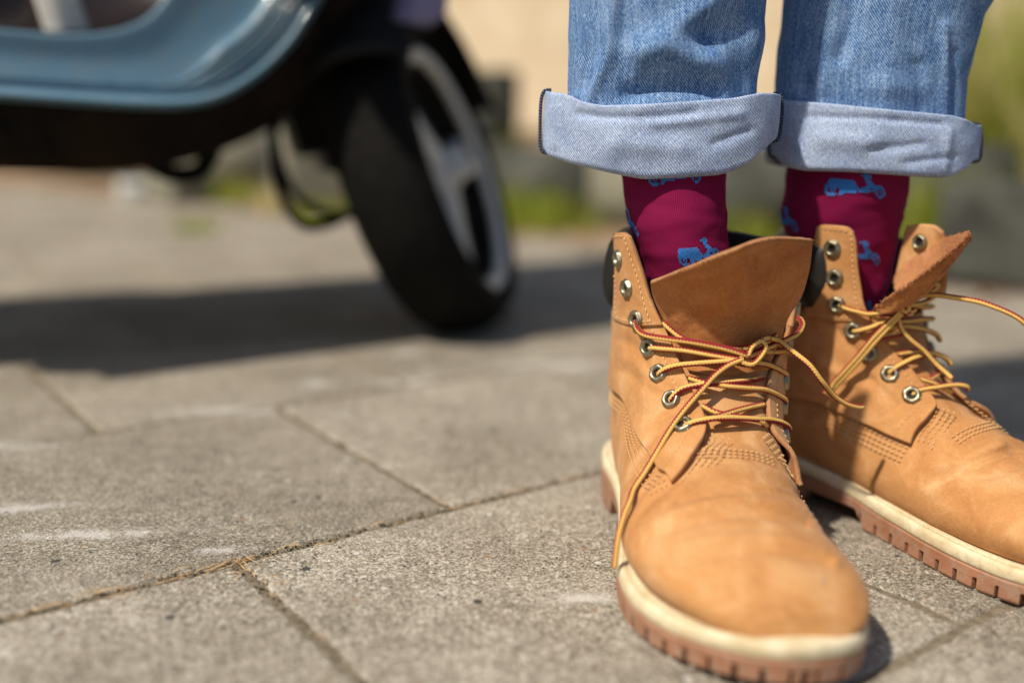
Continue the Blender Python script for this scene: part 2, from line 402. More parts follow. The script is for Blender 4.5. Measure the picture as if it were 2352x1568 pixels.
def m_concrete():
    m = NB('paving_concrete'); P = m.n('NewGeometry').outputs['Position']
    oi = m.n('ObjectInfo').outputs['Random']
    big = m.noise(P, 7, 5, .6, .4); med = m.noise(P, 70, 5, .65); fine = m.noise(P, 620, 3, .7); vf = m.noise(P, 1700, 2, .6)
    g = m.math('ADD', m.math('MULTIPLY', big, .14), m.math('MULTIPLY', med, .14)); g = m.math('ADD', g, m.math('MULTIPLY', fine, .52)); g = m.math('ADD', g, m.math('MULTIPLY', m.noise(P, 300, 3, .7), .26))
    g = m.math('ADD', g, m.math('MULTIPLY', m.math('SUBTRACT', oi, .5), .022))
    col = m.ramp(g, [(.40, (.060, .050, .036)), (.49, (.205, .178, .138)), (.55, (.325, .286, .228)), (.66, (.70, .65, .56))])
    def speck(scale, lo, hi, thr, c, col, size=.32):
        v = m.n('TexVoronoi'); v.inputs['Scale'].default_value = scale; m.l(P, v.inputs['Vector'])
        r = m.sep(v.outputs['Color'])[0]
        on = m.math('MULTIPLY', m.math('LESS_THAN', r, thr), m.math('LESS_THAN', m.math('ADD', v.outputs['Distance'], m.math('MULTIPLY', m.math('SUBTRACT', fine, .5), .25)), size))
        return m.mix(on, col, c)
    col = speck(210, 0, 0, .05, (.075, .07, .066), col, .26)
    col = speck(330, 0, 0, .10, (.10, .09, .08), col, .30)
    col = speck(300, 0, 0, .030, (.36, .20, .10), col, .26)
    col = speck(420, 0, 0, .10, (.50, .47, .42), col, .30)
    col = speck(66, 0, 0, .050, (.075, .072, .068), col, .19)
    col = speck(95, 0, 0, .022, (.30, .20, .12), col, .18)
    col = speck(85, 0, 0, .03, (.55, .53, .49), col, .18)
    for (c, rx, ry, st) in SMUDGE:
        mp = m.n('Mapping'); mp.vector_type = 'TEXTURE'; mp.inputs['Location'].default_value = (c[0], c[1], 0); mp.inputs['Rotation'].default_value = (0, 0, math.radians(st)); mp.inputs['Scale'].default_value = (rx, ry, .05)
        m.l(P, mp.inputs[0]); ln = m.n('VectorMath'); ln.operation = 'LENGTH'; m.l(mp.outputs[0], ln.inputs[0])
        k = m.math('ADD', ln.outputs['Value'], m.math('ADD', m.math('MULTIPLY', m.math('SUBTRACT', med, .5), 4.6), m.math('MULTIPLY', m.math('SUBTRACT', fine, .5), 6.0)))
        col = m.mix(m.math('MULTIPLY', m.ramp(k, [(.35, 1.), (.75, 0.)]), .60), col, (.70, .68, .65))
    h = m.math('ADD', m.math('MULTIPLY', fine, .7), m.math('MULTIPLY', med, .6))
    pits = m.vor(P, 330); h = m.math('ADD', h, m.math('MULTIPLY', m.ramp(pits, [(0., 0.), (.35, 1.)]), .35))
    return m.done(col, .9, m.bump(h, .75, .0016), Specular_IOR_Level=.06)
for px, rx, ry in (((40, 1165), .035, .008), ((215, 1225), .05, .007), ((1345, 1368), .022, .006), ((20, 1023), .03, .01), ((545, 942), .05, .010), ((1268, 838), .055, .02), ((505, 1262), .012, .006), ((930, 875), .03, .014), ((720, 880), .02, .012), ((930, 808), .02, .012)):
    SMUDGE.append((atz(px), rx, ry, 12))
M['concrete'] = m_concrete()
M['sand'] = m_noisy('joint_sand', (.15, .12, .082), (.32, .265, .19), 160, .95, 1.0, 700, .002, .1)
M['moss'] = m_noisy('joint_moss', (.035, .04, .012), (.11, .10, .035), 300, .95, 1.0, 900, .002, .1)
M['straw'] = m_noisy('dry_straw', (.45, .27, .11), (.66, .46, .24), 200, .7)
M['blue'] = None
def m_paint():
    m = NB('blue_paint'); P = m.n('NewGeometry').outputs['Position']; n = m.noise(P, 14, 4, .6); d = m.noise(P, 60, 4, .6)
    col = m.mix(m.math('MULTIPLY', m.ramp(d, [(.45, 0.), (.8, 1.)]), .35), m.mix(n, (.105, .205, .29), (.145, .265, .355)), (.22, .22, .19))
    return m.done(col, m.ramp(d, [(.3, .28), (.7, .5)]), Specular_IOR_Level=.5, Coat_Weight=.25)
M['blue'] = m_paint()
M['black'] = m_noisy('black_plastic', (.005, .0045, .004), (.012, .010, .008), 30, .6, .2, spec=.25)
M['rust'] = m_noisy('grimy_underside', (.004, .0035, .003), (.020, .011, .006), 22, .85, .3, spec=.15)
M['tyre'] = m_noisy('tyre_rubber', (.004, .0038, .0035), (.010, .009, .008), 60, .85, .3, spec=.12)
M['alloy'] = m_noisy('wheel_alloy', (.66, .63, .57), (.80, .77, .71), 40, .45, .1); 
M['chrome'] = plain('chrome', (.8, .8, .82), .12, 1.0)
M['lens'] = plain('smoked_lens', (.022, .016, .016), .18, 0, Specular_IOR_Level=.35)
M['violet'] = plain('lavender_reflection', (.22, .21, .40), .35)  # colour of a bluish reflection on the black mudguard
M['stone'] = m_noisy('grey_stone', (.15, .145, .105), (.30, .28, .21), 12, .95, .8, 60, .006, .15)
M['darkstone'] = m_noisy('dark_stone', (.04, .042, .035), (.10, .10, .085), 12, .95, .8, 60, .006, .15)
M['render'] = m_noisy('sandy_render', (.62, .50, .33), (.76, .64, .46), 5, .95, .5, 60, .004, .1)
M['soil'] = m_noisy('dry_soil', (.20, .13, .08), (.42, .30, .19), 16, .95, 1.0, 90, .01, .1)
def m_grass(name, a, b):
    m = NB(name); P = m.n('NewGeometry').outputs['Position']; n = m.noise(P, 9, 3, .6); c = m.ramp(n, [(.3, a), (.7, b)])
    m.done(c, .6, Specular_IOR_Level=.3); tr = m.n('BsdfTranslucent'); m.l(c, tr.inputs[0]); mx = m.n('MixShader'); mx.inputs[0].default_value = .45
    m.l(m.b.outputs[0], mx.inputs[1]); m.l(tr.outputs[0], mx.inputs[2]); m.l(mx.outputs[0], m.t.nodes['Material Output'].inputs[0]); return m.m
M['grass'] = m_grass('green_grass', (.24, .31, .02), (.48, .50, .09))
M['drygrass'] = m_grass('dry_grass', (.55, .50, .17), (.84, .70, .42))
M['leaf'] = m_grass('dead_leaf', (.20, .09, .04), (.42, .22, .10))
M['white'] = m_noisy('white_paper', (.62, .63, .60), (.78, .78, .75), 20, .7)
# ------------------------------------------------------------------ pavement: staggered concrete slabs
TA = math.radians(37.6); TE1 = np.array([math.cos(TA), math.sin(TA), 0]); TE2 = np.array([-math.sin(TA), math.cos(TA), 0])
TO = atz((540, 1287)); TO[2] = 0
S_odd = (atz((556, 1302)) - TO) @ TE1; S_even = (atz((1022, 1158)) - TO) @ TE1
TL, TW, GAP = .310, .300, .0024
KA, KB = np.array([-3.2, 4.25]), np.array([2.2, 1.05])          # kerb line where the paving ends
KD = (KB - KA) / np.linalg.norm(KB - KA); KN = np.array([-KD[1], KD[0]])   # KN points away from the camera
def kerb_side(p): return (np.asarray(p)[..., :2] - KA) @ KN
base = mesh('pavement', [(-9, -3, -.0019), (7, -3, -.0019), (7, 12, -.0019), (-9, 12, -.0019)], [(0, 1, 2, 3)], M['sand'])
tag(base, 'pale concrete slab pavement with sandy joints', kind='structure')
def slab_mesh(dense, seed):
    L, W, T = TL - GAP, TW - GAP, .04
    n, m = (64, 62) if dense else (4, 4)
    if dense:
        e = np.concatenate([[0, .0008, .0018, .0032, .0050, .0075], np.linspace(.012, 1, n - 12) * 0]); xs = np.concatenate([[0, .0007, .0016, .003, .005, .008], np.linspace(.013, L - .013, n - 12), L - np.array([.008, .005, .003, .0016, .0007, 0])])
        ys = np.concatenate([[0, .0007, .0016, .003, .005, .008], np.linspace(.013, W - .013, m - 12), W - np.array([.008, .005, .003, .0016, .0007, 0])])
    else: xs = np.array([0, .004, L - .004, L]); ys = np.array([0, .004, W - .004, W])
    X, Y = np.meshgrid(xs, ys, indexing='ij'); d = np.minimum(np.minimum(X, L - X), np.minimum(Y, W - Y))
    P = np.stack([X - L / 2, Y - W / 2, np.zeros_like(X)], -1)
    if dense:
        q = P + [seed * 3.7, seed, 0]
        nz = vnoise(q, 45, seed); n2 = vnoise(q, 190, seed + 3)
        r = .0042 + .0026 * nz + .0016 * n2                           # how far the worn edge reaches in
        drop = np.clip(1 - d / np.maximum(r, .0008), 0, 1) ** 1.7 * (.0030 + .002 * nz)
        P[..., 2] -= drop; P[..., 2] += .0006 * vnoise(q, 20, seed + 5)
        w = np.clip(1 - d / .004, 0, 1)[..., None]; c = np.stack([vnoise(q, 120, seed + 1), vnoise(q, 120, seed + 2), np.zeros_like(d)], -1)
        P = P + w * c * .0013
    else: P[..., 2] -= np.where(d < .001, .004, 0)
    n, m = P.shape[:2]; V = P.reshape(-1, 3); F = [tuple(f) for f in gridfaces(n, m)]
    ring = [i * m for i in range(n)] + [(n - 1) * m + j for j in range(1, m)] + [i * m + m - 1 for i in range(n - 2, -1, -1)] + [j for j in range(m - 2, 0, -1)]
    k = len(V); low = V[ring].copy(); low[:, 2] = -T; V = np.concatenate([V, low])
    for a in range(len(ring)):
        b = (a + 1) % len(ring); F.append((ring[a], ring[b], k + b, k + a))
    return V, F
def orient(F): return [tuple(reversed(f)) for f in F]
far_me = None; nslab = 0
for r in range(-4, 16):
    s0 = S_even if r % 2 == 0 else S_odd
    for c in range(-14, 14):
        ctr = TO + TE1 * (s0 + TL * (c + .5)) + TE2 * (TW * (r + .5)); ks = kerb_side(ctr)
        if ks > .10: continue
        if ctr[1] < .12: continue
        pj = proj(ctr + np.array([0, 0, 0])); mar = 260 if ctr[1] < 1.2 else 140
        if not (-mar - 420 / max(ctr[1], .25) < pj[0] < CW + mar + 620 / max(ctr[1], .25)) or pj[1] > CH + 520: continue
        dense = np.hypot(ctr[0], ctr[1]) < 1.02
        if dense:
            V, F = slab_mesh(True, nslab + 1); o = mesh('paving_slab', V, orient(F), M['concrete'], base)
        elif far_me is None:
            V, F = slab_mesh(False, 0); o = mesh('paving_slab', V, orient(F), M['concrete'], base, smooth=False); far_me = o.data
        else:
            o = bpy.data.objects.new('paving_slab', far_me); C.objects.link(o); o.parent = base
        o.location = ctr + np.array([0, 0, random.uniform(-.0012, .0)]); o.rotation_euler = (random.uniform(-.003, .003), random.uniform(-.003, .003), TA + random.uniform(-.004, .004)); nslab += 1
print('slabs', nslab)
# grit, moss and dry straw caught in the near joints
def joint_points(n, seed):
    rng = np.random.RandomState(seed); out = []
    segs = [(TO - TE1 * .34, TO + TE1 * .62, 3), (TO + TE1 * S_odd, TO + TE1 * S_odd - TE2 * .30, 1.2), (TO + TE1 * S_even, TO + TE1 * S_even + TE2 * .30, 1.2), (TO - TE1 * .4 + TE2 * TW, TO + TE1 * .5 + TE2 * TW, 1)]
    w = np.array([s[2] * np.linalg.norm(s[1] - s[0]) for s in segs]); w /= w.sum()
    for i in rng.choice(len(segs), n, p=w):
        a, b, _ = segs[i]; out.append((a + (b - a) * rng.rand(), (b - a) / np.linalg.norm(b - a)))
    return out, rng
pts, rng = joint_points(1500, 3); parts = []; parts2 = []
for p, d in pts:
    nrm = np.array([-d[1], d[0], 0]); q = p + nrm * rng.normal(0, .0024) ; r = rng.uniform(.0004, .0012); q[2] = -.0018 + rng.uniform(0, .0018)
    v = rng.normal(0, 1, (6, 3)) * .35 + np.array([[1, 0, 0], [-1, 0, 0], [0, 1, 0], [0, -1, 0], [0, 0, 1], [0, 0, -1]])
    (parts if rng.rand() < .74 else parts2).append((q + v * r, [(0, 2, 4), (2, 1, 4), (1, 3, 4), (3, 0, 4), (2, 0, 5), (1, 2, 5), (3, 1, 5), (0, 3, 5)]))
V, F, _ = join(parts); tag(mesh('joint_grit', V, F, M['sand'], smooth=False), 'sandy grit caught in the slab joints', 'grit', kind='stuff')
V, F, _ = join(parts2); tag(mesh('joint_moss', V, F, M['moss'], smooth=False), 'dark moss crumbs in the slab joints', 'moss', kind='stuff')
pts, rng = joint_points(150, 5); parts = []
seg0 = [(TO + TE1 * rng.normal(-.07, .09) + TE2 * rng.normal(-.003, .0025), TE1) for _ in range(42)] + [(TO + TE1 * (S_odd + rng.normal(0.004, .004)) - TE2 * abs(rng.normal(.02, .05)), TE2) for _ in range(12)]
for p, d in seg0 + pts[:14]:
    a = rng.normal(0, .28); dd = np.array([d[0] * math.cos(a) - d[1] * math.sin(a), d[0] * math.sin(a) + d[1] * math.cos(a), 0]); L = rng.uniform(.006, .022)
    z0 = rng.uniform(-.0015, .001); bend = rng.normal(0, .0022); nn = np.array([-dd[1], dd[0], 0])
    c = [p * [1, 1, 0] + dd * L * (t - .5) + nn * bend * (4 * t * (1 - t)) + np.array([0, 0, z0 + .0016 * math.sin(3 * t + a)]) for t in np.linspace(0, 1, 6)]
    parts.append(tube(c, .00026, 4))
V, F, U = join(parts); tag(mesh('joint_straw', V, F, M['straw']), 'dry straw fibres lying along the slab joint', 'straw', kind='stuff')
# ------------------------------------------------------------------ boots
near = Boot((.105, .742), math.radians(5.8), 1, .034, .0)
far = Boot((.201, .779), math.radians(37.2), -1, 0, .004)
c1 = lambda x, y: (1349.4 + .238 * x, 488.1 + .238 * y)
c8 = lambda x, y: (1378.1 + .2746 * x, 689.0 + .2746 * y)
c3 = lambda x, y: (1722.6 + .2747 * x, 488.1 + .2747 * y)
c4 = lambda x, y: (1780.0 + .3661 * x, 861.3 + .3661 * y)
def strokes(P, lst):
    pj = proj(P); d = np.zeros(P.shape[:-1])
    for pts, amp, wd in lst:
        c = cr(np.array(pts, float), 24); D = np.full(P.shape[:-1], 1e9)
        for q in c: D = np.minimum(D, np.hypot(pj[..., 0] - q[0], pj[..., 1] - q[1]))
        d += amp * np.exp(-(D / wd) ** 2)
    return d
def uvcurve(pts, n):
    p = np.asarray(pts, float) * [.30, .04]; return cr(p, n) / [.30, .04]
def coons(E, Bm, T, n, m):
    """E: top front corner -> tip, Bm: tip -> back, T: top front corner -> back; rows n (top->bottom), cols m (front->back)"""
    E = uvcurve(E, n); Bm = uvcurve(Bm, m); T = uvcurve(T, m); K = np.linspace(T[-1], Bm[-1], n)
    s = np.linspace(0, 1, n)[:, None, None]; t = np.linspace(0, 1, m) ** 1.15; t = t[None, :, None]
    # resample along the warped t so the three curves agree
    return (1 - t) * E[:, None] + t * K[:, None] + (1 - s) * T[None] + s * Bm[None] - ((1 - s) * (1 - t) * E[0] + s * t * Bm[-1] + (1 - s) * t * T[-1] + s * (1 - t) * E[-1])
def uvcurve_w(pts, m):
    c = uvcurve(pts, 400); t = np.linspace(0, 1, m) ** 1.15; x = np.linspace(0, 1, 400); return np.stack([np.interp(t, x, c[:, 0]), np.interp(t, x, c[:, 1])], -1)
def coons2(E, Bm, T, n, m):
    E = uvcurve(E, n); Bm = uvcurve_w(Bm, m); T = uvcurve_w(T, m); K = np.linspace(T[-1], Bm[-1], n)
    s = np.linspace(0, 1, n)[:, None, None]; t = (np.linspace(0, 1, m) ** 1.15)[None, :, None]
    return (1 - t) * E[:, None] + t * K[:, None] + (1 - s) * T[None] + s * Bm[None] - ((1 - s) * (1 - t) * E[0] + s * t * Bm[-1] + (1 - s) * t * T[-1] + s * (1 - t) * E[-1])
def coons4(E, K, T, B, n, m):
    """four boundary polylines in (u, v): E front and K back run top->bottom, T top and B bottom run front->back"""
    E, K = uvcurve(E, n), uvcurve(K, n); T, B = uvcurve(T, m), uvcurve(B, m)
    s = np.linspace(0, 1, n)[:, None, None]; t = np.linspace(0, 1, m)[None, :, None]
    return (1 - t) * E[:, None] + t * K[:, None] + (1 - s) * T[None] + s * B[None] - ((1 - s) * (1 - t) * E[0] + s * t * K[-1] + (1 - s) * t * K[0] + s * (1 - t) * E[-1])
US = .115
def split_edge(E):
    """front edge split where the eyelet tab is sewn on: part above US, part below"""
    E = uvcurve(E, 300); i = int(np.argmax(E[:, 0] > US)); j = int(np.argmax(E[:, 0] > US + .022)); return E[:j + 1:6], E[i::5]
def stitches(b, uv, shift, off, ln=.0026, gap=.0012, r=.00042):
    """little thread stitches along a (u, v) polyline, shifted sideways on the surface"""
    uv = uvcurve(uv, 160); P = b.at(uv[:, 0], uv[:, 1]); n = b.at(uv[:, 0], uv[:, 1], 1e-3) - P; n /= np.linalg.norm(n, axis=1, keepdims=True)
    T = np.gradient(P, axis=0); T /= np.linalg.norm(T, axis=1, keepdims=True); Q = P + np.cross(n, T) * shift + n * off
    return stitch_line(Q, n, ln, gap, r)
def stitch_line(Q, n, ln=.0026, gap=.0012, r=.00042):
    s = np.concatenate([[0], np.cumsum(np.linalg.norm(np.diff(Q, axis=0), axis=1))]); out = []; x = gap
    f = lambda t, A: np.array([np.interp(t, s, A[:, k]) for k in range(3)])
    while x + ln < s[-1]:
        a, m_, c = f(x, Q), f(x + ln / 2, Q) + f(x + ln / 2, n) * r * .9, f(x + ln, Q)
        out.append(tube([a - f(x, n) * r, m_, c - f(x + ln, n) * r], [r * .7, r, r * .7], 5)); x += ln + gap
    return out
def eyelet(b, uv, off, parent, org, ro=.0059, ri=.0029, pn=None):
    if pn is None: u, v = uv; P = b.at(u, v, off); n = b.at(u, v, off + 1e-3) - P; n /= np.linalg.norm(n)
    else: P, n = pn
    a = np.cross(n, [0, 0, 1.]); a /= np.linalg.norm(a); c = np.cross(n, a); V = []; N = 36; ph = random.random()
    def hexr(t, r): k = (t + ph) % (math.pi / 3) - math.pi / 6; return r * (math.cos(math.pi / 6) / math.cos(k))
    rings = [(ro * 1.07, 0, 0), (ro * 1.07, .0006, 0), (ro, .0009, 1), (ro * .96, .0022, 1), (ro * .86, .0027, .8), (ri * 1.25, .0027, 0), (ri, .0020, 0), (ri * .9, -.002, 0)]
    for r, h, hx in rings:
        for i in range(N):
            t = 2 * math.pi * i / N; rr = r * (1 - hx) + hexr(t, r * 1.06) * hx; V.append(P + rr * (math.cos(t) * a + math.sin(t) * c) + n * h)
    F = gridfaces(len(rings), N, True); o = mesh('eyelet', V, F, M['brass'], parent, org)
    D = [P + ri * 1.02 * (math.cos(2 * math.pi * i / 14) * a + math.sin(2 * math.pi * i / 14) * c) + n * .0004 for i in range(14)]
    mesh('eyelet_hole', D, [tuple(range(14))], M['hole'], o, org)
    return P + n * .002
def braid(pts, r, sides=12):
    """cord with a woven relief"""
    L = np.linalg.norm(np.diff(np.asarray(pts), axis=0), axis=1).sum(); n = max(24, int(L / .00075)); V, F, U = tube(cr(pts, n), r, sides, twist=random.uniform(-6, 6))
    c = cr(pts, n); k = sides + 1; body = V.reshape(n, k, 3); ang = np.linspace(0, 2 * math.pi, k)[None, :]; s = np.linspace(0, L, n)[:, None]
    f = 1 + .075 * np.sin(2 * math.pi * s / .0021 + 2 * ang) * 1.0 + .05 * np.sin(2 * math.pi * s / .0021 - 2 * ang)
    taper = np.ones(n); taper[:2] = .8; taper[-2:] = .85
    return (c[:, None] + (body - c[:, None]) * (f * taper[:, None])[..., None]).reshape(-1, 3), F, U
def lace(paths, parent, org, r=.00182):
    V, F, U = join([braid(p, r) for p in paths]); return mesh('lace', V, F, M['lace'], parent, org, U)
def path(b, px, lifts, extra=0.0):
    """lace waypoints: photo pixels pushed lift metres off the boot, smoothed in depth"""
    L = np.interp(np.linspace(0, 1, len(px)), np.linspace(0, 1, len(lifts)), lifts); out = []
    for p, l in zip(px, L): out.append(b.hit(p, l + extra)[0])
    out = np.array(out); d = np.linalg.norm(out - CAMP, axis=1)
    for _ in range(2):
        d2 = d.copy(); d2[1:-1] = .25 * d[:-2] + .5 * d[1:-1] + .25 * d[2:]; d = np.minimum(d, d2) if False else np.where(np.arange(len(d)) % max(1, len(d) - 1) == 0, d, d2)
    return np.array([CAMP + (q - CAMP) / np.linalg.norm(q - CAMP) * k for q, k in zip(out, d)])
def outline(n): return cr(OUT, n, closed=True)
def sole_parts(b, parent, org):
    o = outline(900); t = np.roll(o, -1, 0) - np.roll(o, 1, 0); t /= np.linalg.norm(t, axis=1, keepdims=True); nn = np.stack([t[:, 1], -t[:, 0]], -1)
    if (nn * (o - o.mean(0))).sum() < 0: nn = -nn
    s = np.concatenate([[0], np.cumsum(np.linalg.norm(np.diff(o, axis=0), axis=1))])
    def ring(inset, z): p = o - nn * (np.asarray(inset)[:, None] if np.ndim(inset) else inset); return b.world(np.concatenate([p, np.asarray(z)[:, None]], 1))
    y = o[:, 1]; z0, z1, z2 = sole_z(y, 0), sole_z(y, 1), sole_z(y, 2)
    ph = ((s + .002 * np.sin(s * 37)) % .0146); wd = np.where((np.arange(len(s)) // 60) % 5 == 0, .0030, .0023)
    notch = ((ph < wd) & ~((y > .077) & (y < .126))).astype(float)
    # bigger gaps straight at the toe and behind the ball
    notch = np.where((y > .3062) & (np.abs(o[:, 0] + .012) < .0022), 1.0, notch)
    ht = np.minimum(.0075, (z1 - z0) * .6); dep = np.where(y > .29, .009, .007)
    R = [ring(.0008, z1), ring(.0, z1 - .0012), ring(.0002, z0 + ht + .0008), ring(notch * dep * .6 + .0003, z0 + ht), ring(notch * dep + .0006, z0 + .0016), ring(notch * dep + .0016, z0), ring(.016, z0)]
    n = len(o); V = np.concatenate(R); F = gridfaces(len(R), n, True) + [tuple(range((len(R) - 1) * n, len(R) * n))]
    mesh('outsole', V, F, M['gum'], parent, org, smooth=False)
    R = [ring(.003, z1 - .001), ring(.0004, z1 + .0003), ring(-.0004, z1 + .002), ring(-.0002, z2 - .0025), ring(.0006, z2 - .0008), ring(.0022, z2), ring(.0040, z2 - .0003), ring(.0048, z2 - .0009), ring(.0056, z2 - .0003), ring(.0085, z2), ring(.02, z2 - .002)]
    V = np.concatenate(R); mesh('midsole', V, gridfaces(len(R), n, True), M['cream'], parent, org)
    q = ring(.0048, z2 - .0004); k = np.zeros_like(q); k[:, 2] = 1; idx = [i for i in range(n) if y[i] > .13]; i0 = idx[0]
    V, F, U = join(stitch_line(q[idx], k[idx], .0026, .0016, .00045)); mesh('welt_stitching', V, F, M['cream'], parent, org)['kind'] = 'stuff'
def build_boot(b, folds, label, E_l, Bm_l, T_l, E_m, Bm_m, T_m, eyes_l, eyes_m, lift_l, lift_m, collar_l, collar_m, tab_l=True):
    org = b.world(np.array([0, .15, 0])); t = thing('boot', org, label, 'boot', 'pair of tan lace-up boots')
    sole_parts(b, t, org)
    # vamp and foot of the upper; the tongue lies a little lower between the flaps
    u = np.concatenate([np.linspace(.125, .5, 60), np.linspace(.505, 1, 110)]); v = np.linspace(-math.pi, math.pi, 161)[:-1]
    gap = np.exp(-(v / .40) ** 4)[None, :] * np.clip((.50 - u) / .03, 0, 1)[:, None]
    P = b.at(u[:, None], v[None, :], -.0007 - .0035 * gap)
    nv = normals(P, True); nv = nv * np.sign((nv * (P - P.mean(1, keepdims=True))).sum(-1).mean()); P = P + nv * (strokes(P, folds) * np.clip(np.cos(v), 0, 1)[None, :] ** .9 + .0007 * vnoise(P, 28, 5))[..., None]
    vamp = mesh('vamp', P, gridfaces(len(u), len(v), True), M['nubuck'], t, org)
    st = []; st2 = []
    for sg, E, Bm, T, eyes, lift, name in ((1, E_l, Bm_l, T_l, eyes_l, lift_l, 'quarter'), (-1, E_m, Bm_m, T_m, eyes_m, lift_m, 'quarter')):
        E, Bm, T = [np.asarray(q, float) * [1, sg] for q in (E, Bm, T)]
        Et, El = split_edge(E)
        n, m = 84, 72; Tq = [El[0], (US + .004, El[0, 1] + .35 * sg), (US + .008, 1.6 * sg), (US, 2.2 * sg), (US - .01, 2.7 * sg), (US - .012, math.pi * sg)]
        G = coons2(El, Bm, Tq, n, m)
        tt = (np.linspace(0, 1, m) ** 1.15)[None, :]; ss = np.linspace(0, 1, n)[:, None]
        up = lift[1] * np.exp(-((ss - .86) / .13) ** 2) * np.exp(-tt / .07)
        def raised(G, off, tf):
            P = b.at(G[..., 0], G[..., 1], off); N = (b.at(G[..., 0], G[..., 1], off + 1e-3) - P) / 1e-3
            return P + N * (.0012 * np.exp(-tf / .25) * vnoise(P, 38, sg + 2) + strokes(P, folds) + .0010 * vnoise(P, 30, 9))[..., None]
        P = raised(G, .0030 + up, tt)
        V, F, U, g = solid(P, .0027, flip=(sg * b.side > 0))
        mesh(name, V, F, parent=t, origin=org, uvs=U, mats=[M['nubuck'], M['flap_inner'], M['nubuck_edge']], midx=g)
        # the tab with the two topmost eyelets, sewn over the quarter
        if sg > 0 and not tab_l: n2 = None
        Tt = T[:4]; Kt = [T[3], T[4], T[5], (US + .026, T[5, 1] + .02 * sg)]; Bt = [Et[-1], (US + .028, .5 * (Et[-1, 1] + Kt[-1][1])), Kt[-1]]
        G2 = coons4(Et, Kt, Tt, Bt, 44, 26); t2 = np.linspace(0, 1, 26)[None, :]; s2 = np.linspace(0, 1, 44)[:, None]
        P2 = b.at(G2[..., 0], G2[..., 1], .0042 + lift[0] * (1 - s2) ** 1.3 + 0 * t2)
        V, F, U, g = solid(P2, .0032, flip=(sg * b.side > 0))
        if sg < 0 or tab_l: mesh('eyelet_tab', V, F, parent=t, origin=org, uvs=U, mats=[M['nubuck'], M['flap_inner'], M['nubuck_edge']], midx=g)
        n2 = normals(P2) * (-1 if (sg * b.side > 0) else 1)
        for q, w_ in ((P2[1:-1, 3], n2[1:-1, 3]), (P2[1:-1, -4], n2[1:-1, -4]), (P2[-3, 3:-3], n2[-3, 3:-3]), (P2[2, 4:-4], n2[2, 4:-4])):
            if sg < 0 or tab_l: st += stitch_line(q + w_ * .0002, w_, .0026, .0011, .0004)
        # thread: one row inside the front edge, four below the seam
        nrm = normals(P) * (-1 if (sg * b.side > 0) else 1); k = 5
        st += stitch_line(P[2:-2, 7] + nrm[2:-2, 7] * .0002, nrm[2:-2, 7], .0026, .0011, .0004)
        for k in range(4):
            st2 += stitches(b, Bm[:-1] if len(Bm) > 3 else Bm, (.0030 + .0034 * k) * -sg * b.side * -1, .0002)
            tip = E[-4:]
            st2 += stitches(b, tip, (.0030 + .0034 * k) * sg * b.side * -1 * -1 if False else (.0030 + .0034 * k) * sg * b.side, .0002)
        for e in eyes:
          if sg < 0 or tab_l or e[0] > US: eyelet(b, (e[0], e[1] * sg), np.interp(e[0], [0, .15, .3], [lift[0] * .75, lift[0] * .3, 0]) + (.0042 if e[0] < US + .02 else .0029), t, org)
    # rows of thread across the foot of the tongue
    for k in range(3):
        uu = .512 + .0115 * k; st2 += stitches(b, [(uu + .012, -.62), (uu + .002, -.35), (uu, 0), (uu + .002, .3), (uu + .010, .52)], 0, .0003)
    V, F, U = join(st + st2); mesh('stitching', V, F, M['stitch'], t, org)['kind'] = 'stuff'
    # padded black collar
    vs = np.concatenate([np.linspace(collar_l, math.pi, 40), np.linspace(-math.pi, -collar_m, 40)[1:]]); ring = []
    for i, v in enumerate(vs):
        f = min(1, min(i, len(vs) - 1 - i) / 5 + .25); row = []
        for a in np.linspace(0, 2 * math.pi, 20, endpoint=False):
            uu = .055 + .085 * f * math.cos(a) - .02; oo = .0002 + (.0098 * f) * math.sin(a) * (1 + .25 * math.cos(a)); row.append(b.at(uu, v, oo))
        ring.append(row)
    ring = np.array(ring); F = gridfaces(len(vs), 20, True) + [tuple(range(20)), tuple(range((len(vs) - 1) * 20, len(vs) * 20))]
    mesh('collar', ring, F, M['collar'], t, org)
    return t, org
near_creases = [([(1500, 1205), (1600, 1165), (1720, 1150), (1840, 1172), (1890, 1205)], 0.0030, 11), ([(1490, 1232), (1610, 1192), (1720, 1178), (1850, 1200)], -0.0030, 11), ([(1480, 1290), (1600, 1245), (1740, 1235), (1880, 1258), (1920, 1290)], 0.0025, 12),
                ([(1500, 1320), (1620, 1275), (1760, 1262), (1900, 1285)], -0.0025, 13), ([(1560, 1150), (1660, 1128), (1760, 1125), (1840, 1140)], -0.0019, 10), ([(1620, 1340), (1760, 1310), (1880, 1330)], 0.0015, 16),
                ([(1425, 780), (1460, 800), (1480, 830)], -0.0009, 12), ([(1430, 850), (1470, 880), (1500, 900)], -0.0008, 13), ([(1440, 820), (1475, 850)], 0.0008, 12), ([(1432, 740), (1455, 765)], 0.0006, 13)]
far_creases = [([(2130, 1075), (2210, 1060), (2300, 1025)], 0.0027, 10), ([(2140, 1100), (2230, 1085), (2330, 1045)], -0.0027, 10), ([(2080, 1150), (2170, 1125), (2290, 1110), (2352, 1085)], 0.0023, 12), ([(2060, 1105), (2130, 1110)], -0.0015, 8),
               ([(2070, 1130), (2150, 1145)], 0.0015, 9), ([(1900, 740), (1960, 800), (1990, 870)], -0.0019, 12), ([(1880, 830), (1960, 880)], 0.0017, 12), ([(2000, 870), (2060, 930)], -0.0015, 10)]
near_E_l = [near.hit(p)[1:] for p in ((1453, 540), (1463, 562), (1476, 602), (1489, 643), (1525, 745), (1563, 826), (1584, 878), (1617, 942), (1628, 985), (1605, 1035), (1570, 1082), (1543, 1113))]
